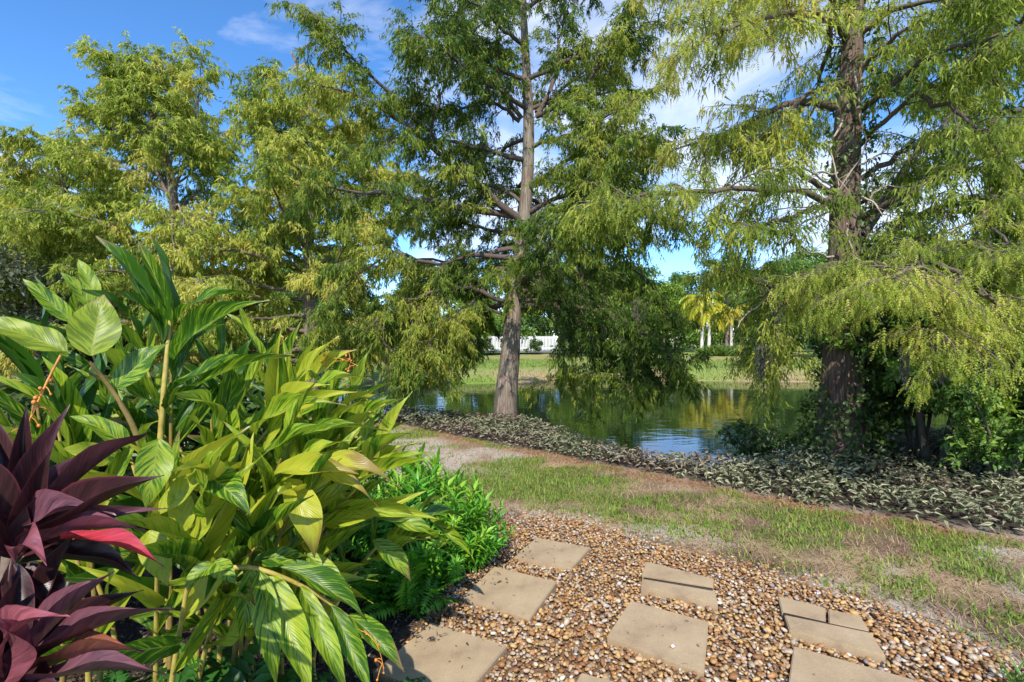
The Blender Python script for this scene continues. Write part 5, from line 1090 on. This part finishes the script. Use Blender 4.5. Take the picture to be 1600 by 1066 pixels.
# bare pale dead twigs on the right trunk
for k, pts in enumerate([[(1335, 110, 6.0), (1345, 180, 5.95), (1350, 230, 5.9), (1330, 270, 5.9), (1310, 300, 5.9)], [(1315, 190, 5.95), (1298, 230, 5.9), (1308, 280, 5.85), (1312, 330, 5.85)], [(1310, 270, 5.95), (1270, 275, 5.8), (1240, 320, 5.6), (1215, 340, 5.5)],
    [(1300, 290, 6.0), (1250, 260, 5.9), (1200, 225, 5.8)], [(1300, 400, 6.0), (1260, 390, 5.8), (1235, 370, 5.7)], [(1345, 330, 6.0), (1370, 300, 5.9), (1400, 290, 5.8), (1440, 305, 5.6)], [(1325, 350, 5.9), (1330, 390, 5.85), (1350, 420, 5.8)],
    [(1300, 330, 6.0), (1255, 350, 5.8), (1220, 400, 5.6)], [(1345, 300, 6.0), (1375, 330, 5.8), (1390, 350, 5.7)], [(1340, 260, 6.0), (1380, 240, 5.9), (1410, 250, 5.8)], [(1180, 450, 5.6), (1215, 460, 5.7), (1270, 470, 5.95)], [(1170, 432, 5.5), (1225, 448, 5.7), (1280, 455, 6.0)],
    [(1300, 420, 6.0), (1240, 440, 5.8), (1180, 480, 5.6), (1150, 510, 5.5)], [(1302, 310, 6.0), (1275, 330, 5.8), (1262, 370, 5.7), (1250, 390, 5.6)]]):
    ln = resample([P(*p) for p in pts], 12) - rbase + rng.normal(size=(12, 3)) * 0.012; sub = spawn(ln[None], 5, 0.2, 1, 0.2, 0.45, 0.8, 0.1, 6, 0.8)
    w = Buf(); v, q = tubes(ln[None], np.linspace(0.014, 0.005, 12)[None], 5); w.add(v, q, (0.40, 0.33, 0.28)); v, q = tubes(sub, np.linspace(0.005, 0.002, 6)[None] * np.ones((len(sub), 1)), 3); w.add(v, q, (0.38, 0.31, 0.26))
    link('dead_twig', w.mesh('dead_twig', M_twig), rt)
# spanish moss
def moss(u, v0, v1, d, wid, label, seed, n=60):
    r = np.random.default_rng(seed); top = P(u, v0, d); Ltot = (v1 - v0) * d / FPX; K = 9; root_z = top
    t = np.linspace(0, 1, K); L_ = Ltot * (0.35 + 0.65 * r.random(n)); st = r.normal(size=(n, 3)) * np.array([wid, wid, 0.03])
    ph = r.random((n, 3)) * 6.28
    ln = st[:, None] * (1 - 0.55 * t[None, :, None]) + np.stack([0.012 * np.sin(t[None] * 11 + ph[:, :1]), 0.012 * np.sin(t[None] * 13 + ph[:, 1:2]), -t[None] * L_[:, None]], -1)
    b = Buf(); v, q = tubes(ln, np.linspace(0.006, 0.003, K)[None] * np.ones((n, 1)), 3); b.add(v, q, (0.21, 0.215, 0.16))
    pos, tan, _ = along(ln, 22, 0.0); pos = pos.reshape(-1, 3); m_ = len(pos); spray(b, pos, nrm(r.normal(size=(m_, 3)) + np.array([0, 0, -0.8])), 0.03 + 0.03 * r.random(m_), np.full(m_, 0.006), np.array([0.23, 0.235, 0.175]) * (0.7 + 0.6 * r.random((m_, 1))), 0.2)
    tag(link('hanging_moss', b.mesh('hanging_moss', M_moss), None, tuple(top)), label, 'moss')
moss(908, 360, 475, 8.7, 0.045, 'long pale moss strand hanging beside the central trunk', 1, 26)
moss(945, 470, 605, 8.6, 0.05, 'thin moss strand hanging low over the water from the central cypress', 2, 24)
moss(880, 480, 540, 8.9, 0.10, 'short ragged moss tuft on the low drooping limb', 3, 40)
moss(1000, 470, 540, 8.5, 0.09, 'broad grey moss tuft in the dark drooping foliage over the pond', 4, 44)
moss(1218, 450, 545, 5.7, 0.06, 'dark grey moss beard hanging between the palms and the reddish trunk', 5, 60)
moss(1192, 540, 600, 5.6, 0.05, 'small moss beard low in the foliage left of the reddish trunk', 6, 40)
moss(1415, 545, 610, 5.0, 0.025, 'narrow moss strand above the leafy shrubs', 7, 24)
moss(1545, 520, 620, 5.2, 0.07, 'grey moss beard in front of the fan palm', 8, 60)
moss(1470, 520, 600, 4.3, 0.05, 'moss tuft hanging from the low golden green limb', 9, 40)
# tuft of broad grass by the paver edge
gt = Buf(); r = np.random.default_rng(5); n = 26; a = r.random(n) * 6.28; le = 0.2 + 0.7 * r.random(n); d = np.stack([np.cos(a) * np.sin(le), np.sin(a) * np.sin(le), np.cos(le)], -1)
leaves(gt, r.normal(size=(n, 3)) * np.array([0.02, 0.02, 0]), d, nrm(np.cross(np.cross(d, np.array([0, 0, 1.0])), d)), 0.10 + 0.09 * r.random(n), np.full(n, 0.010), np.array([0.09, 0.22, 0.03]) * (0.7 + 0.6 * r.random((n, 1))))
p = G(1592, 1085); tag(link('grass_tuft', gt.mesh('grass_tuft', M_broad), None, (p[0], p[1], 0)), 'broad bladed green grass tuft at the gravel edge', 'grass')
